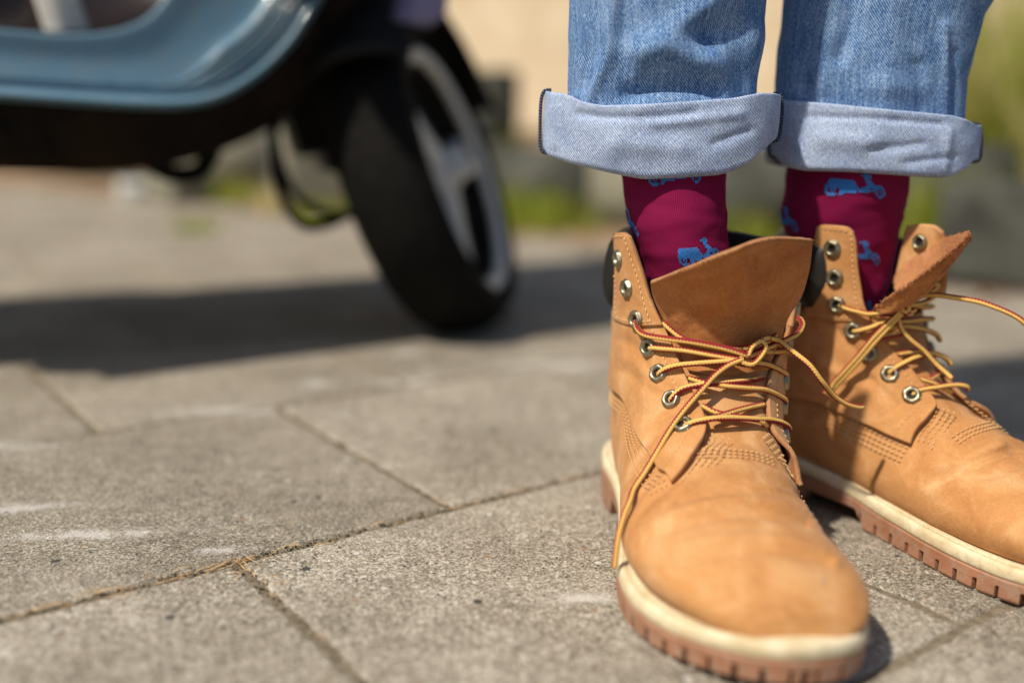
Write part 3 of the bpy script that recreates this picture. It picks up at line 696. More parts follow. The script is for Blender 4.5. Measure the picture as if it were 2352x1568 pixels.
near_B_l = [near_E_l[-1]] + [near.hit(p)[1:] for p in ((1510, 1071), (1493, 1043), (1469, 999), (1452, 950))] + [(.315, 1.30), (.29, 1.8), (.275, 2.5), (.27, math.pi)]
near_T_l = [near_E_l[0]] + [near.hit(p)[1:] for p in ((1440, 532), (1424, 537), (1415, 550), (1416, 600), (1423, 650), (1431, 688))] + [(.125, 1.80), (.115, 2.2), (.105, 2.7), (.10, math.pi)]
near_E_m = [(-.06, 1.25), (.0, 1.12), (.10, 1.0), (.16, .85), (.22, .66), (.288, .54), (.37, .52), (.43, .57), (.485, .75), (.53, .98), (.575, 1.16)]
near_B_m = [near_E_m[-1], (.53, 1.22), (.46, 1.33), (.40, 1.5), (.34, 1.85), (.29, 2.5), (.27, math.pi)]
near_T_m = [near_E_m[0], (-.078, 1.36), (-.075, 1.5), (-.05, 1.62), (.05, 1.70), (.105, 1.85), (.115, 2.2), (.105, 2.7), (.10, math.pi)]
far_E_m = [np.abs(np.array(far.hit(p)[1:])) * [np.sign(far.hit(p)[1]) or 1, 1] for p in ((1962, 531), (1970, 557), (1972, 612), (1980, 664), (1989, 708), (2033, 785), (2069, 826), (2107, 870), (2146, 925), (2132, 958), (2110, 986), (2095, 1022))]
far_B_m = [far_E_m[-1]] + [np.abs(np.array(far.hit(p)[1:])) for p in ((2066, 1011), (2000, 978), (1926, 946), (1862, 920))] + [(.31, 2.2), (.29, 2.7), (.28, math.pi)]
far_T_m = [far_E_m[0]] + [np.abs(np.array(far.hit(p)[1:])) * [np.sign(far.hit(p)[1]) or 1, 1] for p in ((1945, 519), (1900, 516), (1886, 521), (1880, 550), (1874, 600), (1866, 650), (1850, 675))] + [(.125, 1.80), (.115, 2.2), (.105, 2.7), (.10, math.pi)]
far_E_l = [(-.07, 1.05), (.0, 1.0), (.1, .85), (.2, .66), (.28, .50), (.35, .40), (.42, .36), (.47, .42), (.51, .62), (.54, .80)]
far_B_l = [far_E_l[-1], (.50, .92), (.44, 1.05), (.385, 1.25), (.33, 1.6), (.30, 2.3), (.28, math.pi)]
far_T_l = [far_E_l[0], (-.09, 1.15), (-.088, 1.4), (-.06, 1.58), (.05, 1.66), (.105, 1.85), (.115, 2.2), (.105, 2.7), (.10, math.pi)]
ne_l = [near.hit(p)[1:] for p in ((1435, 593), (1453, 659), (1472, 732), (1496, 800), (1517, 859), (1546, 920), (1573, 983))]
ne_m = [(-.03, 1.38), (.03, 1.28), (.10, 1.16), (.19, .97), (.275, .92), (.345, .90), (.43, .90)]
fe_m = [np.abs(np.array(far.hit(p)[1:])) * [np.sign(far.hit(p)[1]) or 1, 1] for p in ((1919, 569), (1922, 634), (1927, 698), (1960, 759), (1997, 811), (2043, 858), (2093, 909))]
fe_l = [(-.04, 1.22), (.03, 1.12), (.10, 1.02), (.17, .86), (.24, .74), (.31, .64), (.39, .60)]
nt_, no_ = build_boot(near, near_creases, 'tan nubuck lace-up boot facing forward with its tongue flopped forward', near_E_l, near_B_l, near_T_l, near_E_m, near_B_m, near_T_m, ne_l, ne_m, (.0, .003), (.0, .004), 1.50, 1.45)
ft_, fo_ = build_boot(far, far_creases, 'tan nubuck lace-up boot turned outward with its fuzzy tongue lining showing', far_E_l, far_B_l, far_T_l, far_E_m, far_B_m, far_T_m, fe_l, fe_m, (.004, .005), (.0, .003), 1.15, 1.32, tab_l=False)
# suede fuzz along the tongue rims
def fuzz(line, nrm, n, seed, L=.0022):
    rng = np.random.RandomState(seed); out = []
    for i in range(n):
        t = rng.rand() * (len(line) - 1); k = int(t); p = line[k] + (line[min(k + 1, len(line) - 1)] - line[k]) * (t - k)
        d = nrm + rng.normal(0, .7, 3); d /= np.linalg.norm(d); out.append(tube([p, p + d * L * rng.uniform(.3, 1)], [.00022, .00008], 3, caps=False))
    return out
def sheet(rows, n, m):
    """smooth patch through a grid of control points"""
    R = np.array([cr(r, m) for r in rows]); return np.stack([cr(R[:, j], n) for j in range(m)], 1)
# tongue of the near boot: a leaf of leather leaning out towards the shins' front
rows = []
for px, dY in ((((1580, 850), (1625, 858), (1670, 860), (1718, 858), (1765, 850)), (.001, 0, 0, 0, .001)),
              (((1534, 760), (1597, 797), (1668, 808), (1745, 792), (1812, 730)), (.001, -.001, -.002, -.001, .001)),
              (((1509, 705), (1585, 728), (1670, 732), (1755, 716), (1842, 680)), (-.002, -.009, -.012, -.010, -.004)),
              (((1497, 672), (1580, 670), (1672, 658), (1765, 640), (1860, 618)), (-.010, -.021, -.027, -.023, -.012)),
              (((1494, 652), (1572, 620), (1666, 584), (1765, 550), (1868, 553)), (-.016, -.030, -.040, -.035, -.020))):
    yb = np.linspace(near.hit(px[0])[0][1], near.hit(px[2])[0][1], 3)
    y3 = [near.hit(p)[0][1] for p in px]; ym = min(y3)
    rows.append([aty(p, max(min(y, ym + .012), ym) + d) for p, y, d in zip(px, y3, dY)])
for k in (3, 4):                                           # above the laces the leaf leans out from the row below
    pass
P = sheet(rows, 40, 48); P[..., 1] += .0016 * vnoise(P, 60, 4)
e = np.zeros((40, 48)); V, F, U, g = solid(P, .0026, flip=True)
mesh('tongue', V, F, parent=nt_, origin=no_, uvs=U, mats=[M['tongue'], M['suede'], M['nubuck_edge']], midx=g)
V, F, U = join(fuzz(P[-1], np.array([0, .2, .9]), 300, 13, .0014)); mesh('suede_fuzz', V, F, M['suede'], nt_, no_)['kind'] = 'stuff'
# tongue of the far boot: folded to a trough that points outward
rows = [[aty(p, y) for p, y in zip(px, Y)] for px, Y in (
    (((2003, 713), (2050, 680), (2110, 640), (2175, 590), (2231, 541)), (.655, .646, .640, .634, .628)),
    (((2035, 722), (2075, 706), (2125, 676), (2178, 618), (2232, 546)), (.652, .650, .648, .644, .634)),
    (((2060, 712), (2090, 690), (2130, 655), (2180, 600), (2231, 543)), (.668, .668, .664, .656, .640)),
    (((2058, 668), (2085, 640), (2120, 605), (2172, 570), (2229, 539)), (.684, .684, .680, .668, .646)),
    (((2058, 640), (2082, 608), (2115, 578), (2170, 553), (2227, 537)), (.694, .694, .690, .676, .650)))]
P = sheet(rows, 60, 60); P[..., 2] += .0011 * vnoise(P, 420, 3) + .0008 * vnoise(P, 900, 4); V, F, U, g = solid(P, .0024, flip=False)
mesh('tongue', V, F, parent=ft_, origin=fo_, uvs=U, mats=[M['tongue'], M['suede'], M['suede']], midx=g)
rim = P[0]; V, F, U = join(fuzz(rim, np.array([0, -.3, .8]), 420, 3, .003) + fuzz(P[3], np.array([-.3, -.3, .6]), 160, 4, .002) + fuzz(P[12], np.array([-.4, -.3, .8]), 200, 5, .0025) + fuzz(P[20], np.array([-.4, -.3, .8]), 200, 6, .0025) + fuzz(P[28], np.array([-.4, -.3, .8]), 200, 7, .0025))
mesh('suede_fuzz', V, F, M['suede'], ft_, fo_)['kind'] = 'stuff'
# the far boot's outer tab stands open: its inner face looks back across the ankle
rows = [[aty(p, y) for p, y in zip(px, (.700, .690, .681, .674))] for px in (((2090, 520), (2120, 515), (2150, 517), (2168, 530)), ((2082, 545), (2115, 542), (2148, 545), (2176, 558)), ((2072, 590), (2108, 592), (2145, 598), (2180, 606)), ((2058, 650), (2098, 658), (2138, 668), (2172, 680)))]
T2 = sheet(rows, 30, 24); V, F, U, g = solid(T2, .003, flip=True)
mesh('eyelet_tab', V, F, parent=ft_, origin=fo_, uvs=U, mats=[M['flap_inner'], M['nubuck'], M['nubuck_edge']], midx=g)
N2 = normals(T2); N2 = N2 * np.sign((N2 * (CAMP - T2)).sum(-1).mean()); k = np.unravel_index(np.argmin(np.hypot(*np.moveaxis(proj(T2) - np.array([2122, 557]), -1, 0))), T2.shape[:2])
eyelet(far, None, 0, ft_, fo_, .0052, .0030, pn=(T2[k] + N2[k] * .0036, N2[k]))
# laces, traced across the two boots
L = [.0052, .0066]
def seg(b, f, pts, lifts=(.0062,)): return path(b, [f(*p) for p in pts], lifts)
near_l = [
    seg(near, c8, [(345, 215), (312, 178), (303, 205), (330, 258), (400, 296), (560, 322), (750, 346), (1000, 392), (1170, 440), (1240, 470)], (.001, .008, .012, .012, .016)),
    seg(near, c8, [(415, 408), (440, 400), (520, 406), (700, 421), (900, 455), (1100, 488), (1210, 500)], (.002, .008, .010, .013)),
    seg(near, c8, [(530, 190), (585, 240), (660, 300), (760, 350), (900, 385), (1060, 402), (1200, 402), (1330, 375), (1440, 318), (1500, 250)], (.001, .005, .008, .009, .006)),
    seg(near, c8, [(490, 632), (505, 605), (560, 570), (650, 545), (800, 530), (1000, 515), (1190, 500)], (.002, .008, .010, .013)),
    seg(near, c8, [(1200, 500), (1300, 518), (1400, 536), (1490, 575), (1553, 615), (1548, 648), (1518, 668)], (.012, .010, .009, .006, .002)),
    seg(near, c8, [(1230, 475), (1330, 432), (1430, 385), (1560, 330), (1650, 280), (1692, 210), (1672, 160), (1640, 158)], (.014, .013, .012, .010, .004)),
    seg(near, c8, [(1330, 430), (1450, 432), (1560, 424), (1590, 420)], (.010, .008, .004)),
    seg(near, c8, [(1175, 470), (1195, 520), (1270, 538), (1330, 490), (1385, 400), (1345, 345), (1270, 395), (1235, 470)], (.015, .018, .018, .017)),
    seg(near, c8, [(1195, 405), (1260, 400), (1310, 365), (1350, 335), (1420, 318), (1500, 342), (1600, 420), (1680, 480)], (.010, .016, .018, .014)),
    seg(near, c8, [(590, 855), (605, 815), (680, 748), (800, 716), (950, 700), (1100, 688), (1260, 672), (1370, 650)], (.002, .008, .007, .005, .002)),
    seg(near, c8, [(740, 650), (860, 688), (1040, 714), (1200, 730), (1370, 745), (1480, 790), (1548, 835), (1540, 868)], (.002, .006, .009, .009, .003)),
    seg(near, c8, [(855, 880), (950, 930), (1070, 962), (1200, 980), (1350, 1012), (1395, 1050)], (.002, .005, .004, .002)),
    seg(near, c8, [(925, 992), (1050, 952), (1200, 908), (1370, 870)], (.004, .007, .005, .002)),
    seg(near, c8, [(705, 1078), (722, 1050), (800, 1015), (950, 990), (1100, 985), (1300, 995), (1450, 1005), (1550, 1040), (1583, 1078), (1570, 1100)], (.002, .008, .009, .009, .007, .002))]
# long ends
k = near.hit(c8(1190, 495), .016)[0]
e1 = [near.hit(c8(*p), l)[0] for p, l in (((1200, 490), .016), ((1080, 540), .012), ((970, 620), .0105), ((860, 740), .0095), ((720, 900), .009), ((600, 1060), .008), ((480, 1260), .007), ((380, 1430), .007))]
e1 += [near.hit((1457, 1120), .008)[0], near.hit((1446, 1150), .012)[0]]; y0 = e1[-1][1]
e1 += [aty((1432, 1185), y0 - .006), aty((1419, 1235), y0 - .012), aty((1411, 1304), y0 - .016)]
near_l.append(np.array(e1))
y1 = near.hit(c8(1500, 342), .016)[0][1]
e2 = [near.hit(c8(1420, 318), .017)[0], aty(c8(1500, 342), y1), aty(c8(1600, 420), y1 - .008), aty(c8(1750, 540), y1 - .014), aty(c8(1850, 670), y1 - .014), aty(c8(1950, 790), y1 - .008), aty(c8(2050, 860), y1 - .004), aty(c8(2150, 890), y1), aty(c8(2203, 888), y1 + .002)]
near_l.append(np.array(e2))
lace(near_l, nt_, no_)
far_l = [
    seg(far, c3, [(738, 768), (765, 780), (820, 805), (900, 826), (1000, 846), (1150, 826), (1250, 792), (1310, 780)], (.001, .008, .010, .014, .016)),
    seg(far, c3, [(858, 992), (900, 990), (960, 975), (1050, 945), (1150, 895)], (.001, .008, .010, .008)),
    seg(far, c3, [(990, 1165), (1010, 1118), (1060, 1070), (1110, 1045), (1200, 1025), (1295, 1012)], (.001, .008, .009, .005)),
    seg(far, c3, [(1000, 862), (1150, 902), (1300, 906), (1420, 892), (1535, 888)], (.006, .008, .009, .009)),
    seg(far, c3, [(1150, 965), (1300, 950), (1440, 972), (1550, 1015), (1592, 1070)], (.005, .008, .008, .004)),
    seg(far, c3, [(1155, 1355), (1200, 1308), (1300, 1250), (1380, 1215), (1460, 1195)], (.001, .009, .008, .005)),
    seg(far, c3, [(1240, 1180), (1400, 1163), (1550, 1180), (1650, 1222), (1683, 1272)], (.004, .008, .009, .004)),
    seg(far, c3, [(1340, 1535), (1420, 1482), (1550, 1460), (1700, 1440), (1800, 1450), (1822, 1480)], (.001, .009, .010, .008, .003)),
    seg(far, c3, [(1430, 1390), (1550, 1430), (1690, 1500)], (.003, .005, .003)),
    seg(far, c3, [(1500, 1392), (1560, 1355), (1585, 1335)], (.003, .004, .002)),
    seg(far, c3, [(1300, 740), (1360, 715), (1450, 690), (1540, 640), (1572, 605), (1530, 600), (1430, 640), (1330, 690), (1280, 750)], (.016, .018, .018, .016)),
    seg(far, c3, [(1310, 775), (1400, 765), (1480, 740), (1550, 690), (1575, 640)], (.016, .016, .014)),
    seg(far, c3, [(1250, 745), (1290, 760), (1330, 800), (1290, 830), (1255, 780), (1265, 740)], (.018, .020, .018)),
    seg(far, c3, [(1330, 830), (1370, 815), (1360, 780), (1430, 790), (1530, 785)], (.014, .012, .008)),
    seg(far, c3, [(1240, 885), (1268, 970), (1340, 1060), (1450, 1150), (1550, 1260), (1640, 1340), (1693, 1388)], (.012, .014, .014, .016, .018)),
    seg(far, c3, [(1285, 795), (1160, 915), (1030, 1045), (910, 1190), (770, 1345), (700, 1420), (655, 1500), (640, 1525)], (.018, .016, .014, .014, .016)),
    seg(far, c3, [(1295, 815), (1175, 940), (1050, 1075), (930, 1215), (790, 1370), (715, 1450), (668, 1500), (630, 1495), (632, 1522)], (.017, .015, .012, .012, .015))]
y2 = far.hit(c3(1400, 690), .016)[0][1]
far_l.append(np.array([aty(c3(*p), y2 + d) for p, d in (((1330, 740), 0), ((1450, 695), -.002), ((1560, 690), -.006), ((1700, 708), -.012), ((1900, 742), -.02), ((2050, 790), -.026), ((2200, 855), -.03), ((2300, 925), -.032), ((2420, 1060), -.03), ((2500, 1200), -.026))]))
lace(far_l, ft_, fo_)
# ------------------------------------------------------------------ person: rolled jeans and patterned socks
pe = thing('person', (.17, .68, 0), 'person in rolled-up blue jeans and burgundy scooter-print socks standing in boots', 'person')
PO = (.17, .68, 0)
def sock(rows, b):
    """rows: pixel y, left x, right x, centre Y, half depth"""
    R = []
    for y, xl, xr, Yc, D in rows:
        a, c = aty((xl, y), Yc), aty((xr, y), Yc); R.append([a[2] * .5 + c[2] * .5, .5 * (a[0] + c[0]), .5 * (c[0] - a[0]), Yc, D])
    R = np.array(R); R = R[np.argsort(R[:, 0])]
    def at(ph, z, off=0.0):
        S = crp(R[:, 0], R[:, 1:], z); ph = np.asarray(ph)
        q = np.stack(np.broadcast_arrays(np.sin(ph) * .04 + S[..., 0], np.cos(ph) * .04, np.asarray(z, float) * 2.6), -1)
        off = off + .0013 * vnoise(q, 30, 2) + .0006 * vnoise(q, 75, 5)
        return np.stack([S[..., 0] + (S[..., 1] + off) * np.sin(ph), S[..., 2] - (S[..., 3] + off) * np.cos(ph), np.broadcast_to(np.asarray(z, float), np.broadcast(ph, np.asarray(z)).shape)], -1)
    zs = np.linspace(R[0, 0], R[-1, 0], 60); ph = np.linspace(-math.pi, math.pi, 97)
    P = at(ph[None, :], zs[:, None]); P[..., 1] += .0006 * vnoise(P, 40, 3)
    return P, at, zs
MOTIF = ["....................###.........", "..................######........", "....................####........", "....................###.........", ".....................###........",
         "..#############......####.......", ".###############......####......", ".###############......#########.", ".################....###########", "##################.#####..###..##",
         "###########################.#.#.#", "##.###..#########.######...##.#.##", "##.#.#..#########...........#...##", "##..#...###..................####.", ".######.##....................##..", "..####............................"]
MOTIF = [r.ljust(34, '.') for r in MOTIF]
def motif(at, P, zs, px, cell, parent, tilt=0.0):
    pj = proj(P); q = P[:, 24:73]; pq = pj[:, 24:73]; e = np.hypot(pq[..., 0] - px[0], pq[..., 1] - px[1]); i, j = np.unravel_index(np.argmin(e), e.shape)
    z0 = zs[i]; ph0 = np.linspace(-math.pi, math.pi, 97)[24 + j]; R = .036
    V, F = [], []
    for r, row in enumerate(MOTIF):
        for c, ch in enumerate(row):
            if ch != '#': continue
            k = len(V)
            for dx, dz in ((.08, .0), (.92, .0), (.92, 1), (.08, 1)):
                x = (c + dx - 17) * cell; z = (7.5 - r - 1 + dz) * cell * 1.05 + tilt * x; V.append(at(ph0 + x / R, z0 + z, .0007))
            F.append((k, k + 1, k + 2, k + 3))
    V = np.array(V)
    # weld-less knit cells with a small rim so the yarn stands proud
    k = len(V); F = list(F)
    mesh('scooter_motif', V, F, M['motif'], parent, PO, smooth=True)
def build_sock(rows, b, motifs):
    P, at, zs = sock(rows, b); n, m = P.shape[:2]
    # foot inside the boot
    o = mesh('sock', P, gridfaces(n, m), M['sock'], pe, PO, griduv(P) + [0, 0])
    for px, tl in motifs: motif(at, P, zs, px, .00102, o, tl)
    return o
s1 = build_sock([(330, 1415, 1668, .674, .039), (410, 1426, 1666, .672, .038), (500, 1441, 1668, .667, .037), (570, 1462, 1673, .666, .036), (640, 1486, 1690, .667, .035), (720, 1500, 1700, .668, .034), (800, 1520, 1700, .670, .032)], near,
    [((1607, 574), .10), ((1433, 502), -.2), ((1552, 391), .06)])
s2 = build_sock([(330, 1815, 2090, .722, .042), (410, 1808, 2083, .721, .041), (490, 1798, 2070, .721, .037), (560, 1812, 2056, .722, .033), (620, 1850, 2043, .722, .029), (700, 1880, 2026, .722, .026), (780, 1890, 2012, .722, .024)], far,
    [((1972, 422), -.06), ((1800, 500), -.1), ((1968, 575), -.15), ((1985, 712), -.1)])
# jeans -------------------------------------------------------------
def leg(edge_l, edge_r, Yc, D, hipx, folds, seed):
    """edge_l/edge_r: photo outline of the leg as (x, y) pixels"""
    el, er = np.array(edge_l, float), np.array(edge_r, float); ph = np.linspace(-math.pi, math.pi, 181)[:-1]; rows = []
    for y in np.linspace(360, -30, 70):
        a = aty((np.interp(y, el[:, 1], el[:, 0]), y), Yc); c = aty((np.interp(y, er[:, 1], er[:, 0]), y), Yc)
        rows.append((.5 * (a[0] + c[0]), .5 * (c[0] - a[0]), Yc, D, .5 * (a[2] + c[2])))
    z = rows[-1][4]; x0, w0 = rows[-1][0], rows[-1][1]
    for t in np.linspace(.04, 1, 26):
        rows.append((x0 + (hipx - x0) * t ** 1.3, w0 + (.088 - w0) * t, Yc + .02 * t, D + (.10 - D) * t, z + (.82 - z) * t))
    R = np.array(rows); sn, cs = np.sin(ph), np.cos(ph)
    P = np.stack([R[:, 0:1] + R[:, 1:2] * np.sign(sn) * np.abs(sn) ** .86, R[:, 2:3] - R[:, 3:4] * np.sign(cs) * np.abs(cs) ** .80, np.broadcast_to(R[:, 4:5], (len(R), 180))], -1)
    N = normals(P, True); N = N * np.sign((N * (P - P.mean(1, keepdims=True))).sum(-1).mean())
    front = np.clip(cs, 0, 1)[None, :] ** .5
    P = P + N * (strokes(P, folds) * front + .0012 * vnoise(P, 26, seed) + .0005 * vnoise(P, 80, seed + 1))[..., None]
    return P
near_folds = [([(1410, -30), (1404, 60), (1396, 130), (1352, 235)], .0045, 15), ([(1365, -30), (1362, 100), (1335, 200)], -.0030, 16), ([(1445, 0), (1440, 120), (1420, 230)], -.002, 20),
              ([(1775, -10), (1700, 50), (1630, 88)], -.009, 42), ([(1720, 90), (1712, 150), (1700, 240)], -.0045, 34), ([(1640, 130), (1668, 190), (1690, 230)], .003, 20), ([(1470, 120), (1540, 118), (1610, 135)], .0065, 38),
              ([(1450, 215), (1540, 196), (1640, 205)], -.0065, 22), ([(1620, 20), (1560, 60), (1520, 90)], .004, 30)]
far_folds = [([(1960, -30), (1955, 60), (1930, 130)], -.0045, 22), ([(2050, -30), (2045, 120), (2030, 250)], .0035, 34), ([(1840, 60), (1850, 240)], -.002, 20), ([(2190, 120), (2192, 200), (2188, 262)], -.003, 8),
             ([(2170, 60), (2168, 262)], .003, 10), ([(2000, 200), (2110, 205)], .002, 26), ([(1900, 0), (1890, 200)], .0025, 20), ([(2110, 150), (2120, 250)], -.002, 16)]
LN = leg([(1306, -40), (1305, 60), (1305, 230), (1318, 360)], [(1763, -40), (1760, 0), (1754, 84), (1740, 167), (1733, 230), (1722, 360)], .674, .043, .10, near_folds, 11)
LF = leg([(1806, -40), (1804, 0), (1788, 139), (1784, 223), (1800, 360)], [(2280, -40), (2268, 0), (2251, 28), (2240, 70), (2221, 145), (2210, 181), (2204, 262), (2190, 360)], .720, .041, .30, far_folds, 12)
def tubeuv(P):
    uv = griduv(np.concatenate([P, P[:, :1]], 1)); return uv.reshape(P.shape[0], P.shape[1] + 1, 2)
parts = []
for P in (LN, LF):
    Q = np.concatenate([P, P[:, :1]], 1); n, m = Q.shape[:2]; parts.append((Q, gridfaces(n, m), griduv(Q)))
# seat of the trousers above the two legs
ph = np.linspace(-math.pi, math.pi, 49); zs = np.linspace(.78, 1.02, 8)
Q = np.stack([.20 + np.interp(zs, [.78, .88, 1.02], [.185, .18, .155])[:, None] * np.sin(ph), .70 - np.interp(zs, [.78, .9, 1.02], [.105, .115, .10])[:, None] * np.cos(ph), np.broadcast_to(zs[:, None], (8, 49))], -1)
parts.append((Q, gridfaces(8, 49), griduv(Q)))
V, F, U = join(parts); jeans = mesh('jeans', V, F, M['denim'], pe, PO, U)
def cuff(xl, xr, Yc, D, top, bot, folds, seed):
    """turn-up: xl/xr photo extents, top/bot photo edge curves"""
    top, bot = np.array(top, float), np.array(bot, float); ph = np.linspace(-math.pi, math.pi, 241)[:-1]
    a, c = aty((xl, 300), Yc), aty((xr, 300), Yc); X0, W = .5 * (a[0] + c[0]), .5 * (c[0] - a[0])
    sn, cs = np.sin(ph), np.cos(ph); X = X0 + W * np.sign(sn) * np.abs(sn) ** .78; Y = Yc - D * np.sign(cs) * np.abs(cs) ** .8
    def zed(curve, k):
        out = []
        for x, y, cc in zip(X, Y, cs):
            yy = y if cc > 0 else 2 * Yc - y                      # the back takes the height of the front
            pxx = proj(np.array([x, yy, .26]))[0]; out.append(aty((pxx, np.interp(pxx, curve[:, 0], curve[:, 1])), yy)[2])
        return np.array(out)
    zt, zb = zed(top, 0), zed(bot, 1)
    for _ in range(3): zt = (np.roll(zt, 1) + zt + np.roll(zt, -1)) / 3; zb = (np.roll(zb, 1) + zb + np.roll(zb, -1)) / 3
    nx, ny = np.gradient(np.concatenate([Y[-1:], Y, Y[:1]]))[1:-1], -np.gradient(np.concatenate([X[-1:], X, X[:1]]))[1:-1]
    l = np.hypot(nx, ny); nx, ny = nx / l, ny / l
    if (nx * (X - X0) + ny * (Y - Yc)).sum() < 0: nx, ny = -nx, -ny
    rows = []
    prof = [(-.0065, .93), (-.0030, .985), (-.0008, 1.0), (0.0, .985)] + [(0.0008 * math.sin(t * math.pi), 1 - t) for t in np.linspace(.04, .93, 26)] + [(-.0006, .035), (-.0022, .008), (-.0045, .0), (-.0075, .03), (-.0085, .3), (-.0085, .8)]
    for off, t in prof: rows.append(np.stack([X + nx * off, Y + ny * off, zb + (zt - zb) * t], -1))
    P = np.array(rows); N = np.zeros_like(P); N[..., 0] = nx; N[..., 1] = ny
    outer = np.array([1.0 if 2 < i < 32 else .3 for i in range(len(prof))])[:, None]
    P = P + N * (strokes(P, folds) * np.clip(cs, 0, 1)[None, :] ** .4 * outer + .0012 * vnoise(P, 30, seed) + .0006 * vnoise(P, 85, seed + 2))[..., None]
    Q = np.concatenate([P, P[:, :1]], 1); n, m = Q.shape[:2]
    return Q, gridfaces(n, m), griduv(Q), (X, Y, zt, zb, nx, ny)
nc_top = [(1240, 208), (1272, 212), (1303, 218), (1331, 233), (1378, 242), (1484, 239), (1595, 231), (1679, 225), (1735, 213), (1771, 214), (1790, 222)]
nc_bot = [(1240, 338), (1250, 350), (1256, 361), (1317, 379), (1401, 398), (1484, 414), (1568, 410), (1665, 404), (1721, 384), (1760, 345), (1785, 320)]
fc_top = [(1765, 240), (1790, 229), (1900, 238), (2000, 248), (2100, 257), (2180, 265), (2215, 275), (2240, 288)]
fc_bot = [(1765, 352), (1800, 384), (1850, 393), (1950, 396), (2050, 402), (2140, 409), (2190, 410), (2226, 392), (2240, 370)]
nc_f = [([(1330, 262), (1400, 270), (1520, 268), (1600, 258)], -.0020, 9), ([(1500, 285), (1620, 272), (1700, 262)], .0015, 12), ([(1640, 330), (1720, 300)], -.0015, 10), ([(1280, 250), (1275, 330)], .0015, 10), ([(1560, 340), (1420, 330)], .0018, 25)]
fc_f = [([(1850, 268), (2000, 272), (2160, 285)], -.0018, 7), ([(2000, 345), (2120, 330)], -.0016, 9), ([(2080, 375), (2190, 360)], -.0014, 8), ([(1880, 320), (2010, 325)], .0022, 22), ([(2180, 300), (2170, 390)], .0016, 10)]
for args in ((1247, 1778, .676, .0465, nc_top, nc_bot, nc_f, 21), (1770, 2236, .720, .0495, fc_top, fc_bot, fc_f, 22)):
    V, F, U, (X, Y, zt, zb, nx, ny) = cuff(*args); cu = mesh('turned_up_cuff', V, F, M['denim_in'], jeans, PO, U)
    for sx in (-1, 1):
        i = int(np.argmin(X * -sx)) ; i = int(np.argmax(X * sx)); n = len(X); i = (i - int(3 * sx)) % n
        pts = []
        for t, o in ((1.02, -.004), (1.01, -.001), (.98, .0008), (.85, .0022), (.6, .0024), (.35, .0022), (.12, .0018), (.0, .0002), (-.03, -.004)):
            j = (i + int(sx * -6 * (1 - t))) % n if sx > 0 else i
            pts.append((X[j] + nx[j] * o, Y[j] + ny[j] * o, zb[j] + (zt[j] - zb[j]) * t))
        v, f, u = tube(cr(pts, 60), .0012, 9); mesh('overlocked_seam', v, f, M['overlock'], jeans, PO, u)
# ------------------------------------------------------------------ scooter leaning on its stand, seen from its right rear side
SD = np.array([.787, .617, 0]); SN = np.array([.617, -.787, 0]); S0 = np.array([-.632, .815, 0])     # forward, right-hand side, a point of its right flank
def atp(p, off=0.0):
    d = pray(p); t = (off - (CAMP - S0) @ SN) / (d @ SN); return CAMP + d * t
sco = thing('motor_scooter', atz((560, 760)), 'pale blue motor scooter with a black underside parked behind the boots', 'scooter'); SO = np.array(sco.location)
def spart(name, V, F, m, parent=None, smooth=True, uv=None): return mesh(name, V, F, m, parent or sco, SO, uv, smooth)
def loft(rows, n, w=64, closed=False):
    """rows: list of (pixel polyline, flank offset); smooth sheet between them"""
    R = []
    for px, off in rows:
        q = [atp(p, off if np.isscalar(off) else o) for p, o in zip(px, off if not np.isscalar(off) else [off] * len(px))]; R.append(cr(q, w))
    R = np.array(R); return np.stack([cr(R[:, j], n) for j in range(w)], 1)
o_lip = [(-420, 215), (-200, 222), (0, 233), (150, 243), (300, 252), (420, 252), (500, 236), (565, 203), (625, 158), (685, 92), (742, 0), (800, -110), (840, -230)]
def inset(px, d):
    p = np.array(px, float); t = np.gradient(p, axis=0); t /= np.linalg.norm(t, axis=1, keepdims=True); n = np.stack([t[:, 1], -t[:, 0]], -1); return p + n * np.asarray(d).reshape(-1, 1) if np.ndim(d) else p + n * d
K = len(o_lip); fan = np.interp(np.arange(K), [0, 4, 6, 8, 10, 12], [1, 1, 1.15, 1.6, 2.2, 2.6])
op = [(-420, 40), (-200, 50), (0, 66), (130, 77), (220, 75), (285, 63), (332, 42), (368, 8), (400, -40), (430, -100), (450, -170), (465, -250), (475, -330)]
rk = np.interp(np.arange(K), [4.5, 6.5], [0, 1])                       # the ribs fan out only where the skirt turns up
rows = [(o_lip, -.022), (inset(o_lip, 3), .002), (inset(o_lip, 11), .018), (inset(o_lip, 24), .016), (inset(o_lip, 31), -.003 * np.ones(K))]
for a_, b_, c_ in ((36, 38, .0), (40, 52, .012), (44, 64, -.002), (47, 76, .010), (50, 90, -.003), (53, 102, .007), (57, 116, -.006)): rows.append((inset(o_lip, a_ + (b_ - a_) * rk), -.006 * (1 - rk) + c_ * rk))
rows += [([tuple(np.array(a) * .55 + np.array(b) * .45) for a, b in zip(inset(o_lip, 57 + 70 * rk), op)], -.013), (inset(op, -9), -.014), (inset(op, -3), -.018), (op, -.034)]
P = loft(rows, 120, 120); V, F, U, g = solid(P, .004, flip=True); spart('floor_skirt', V, F, M['blue'])
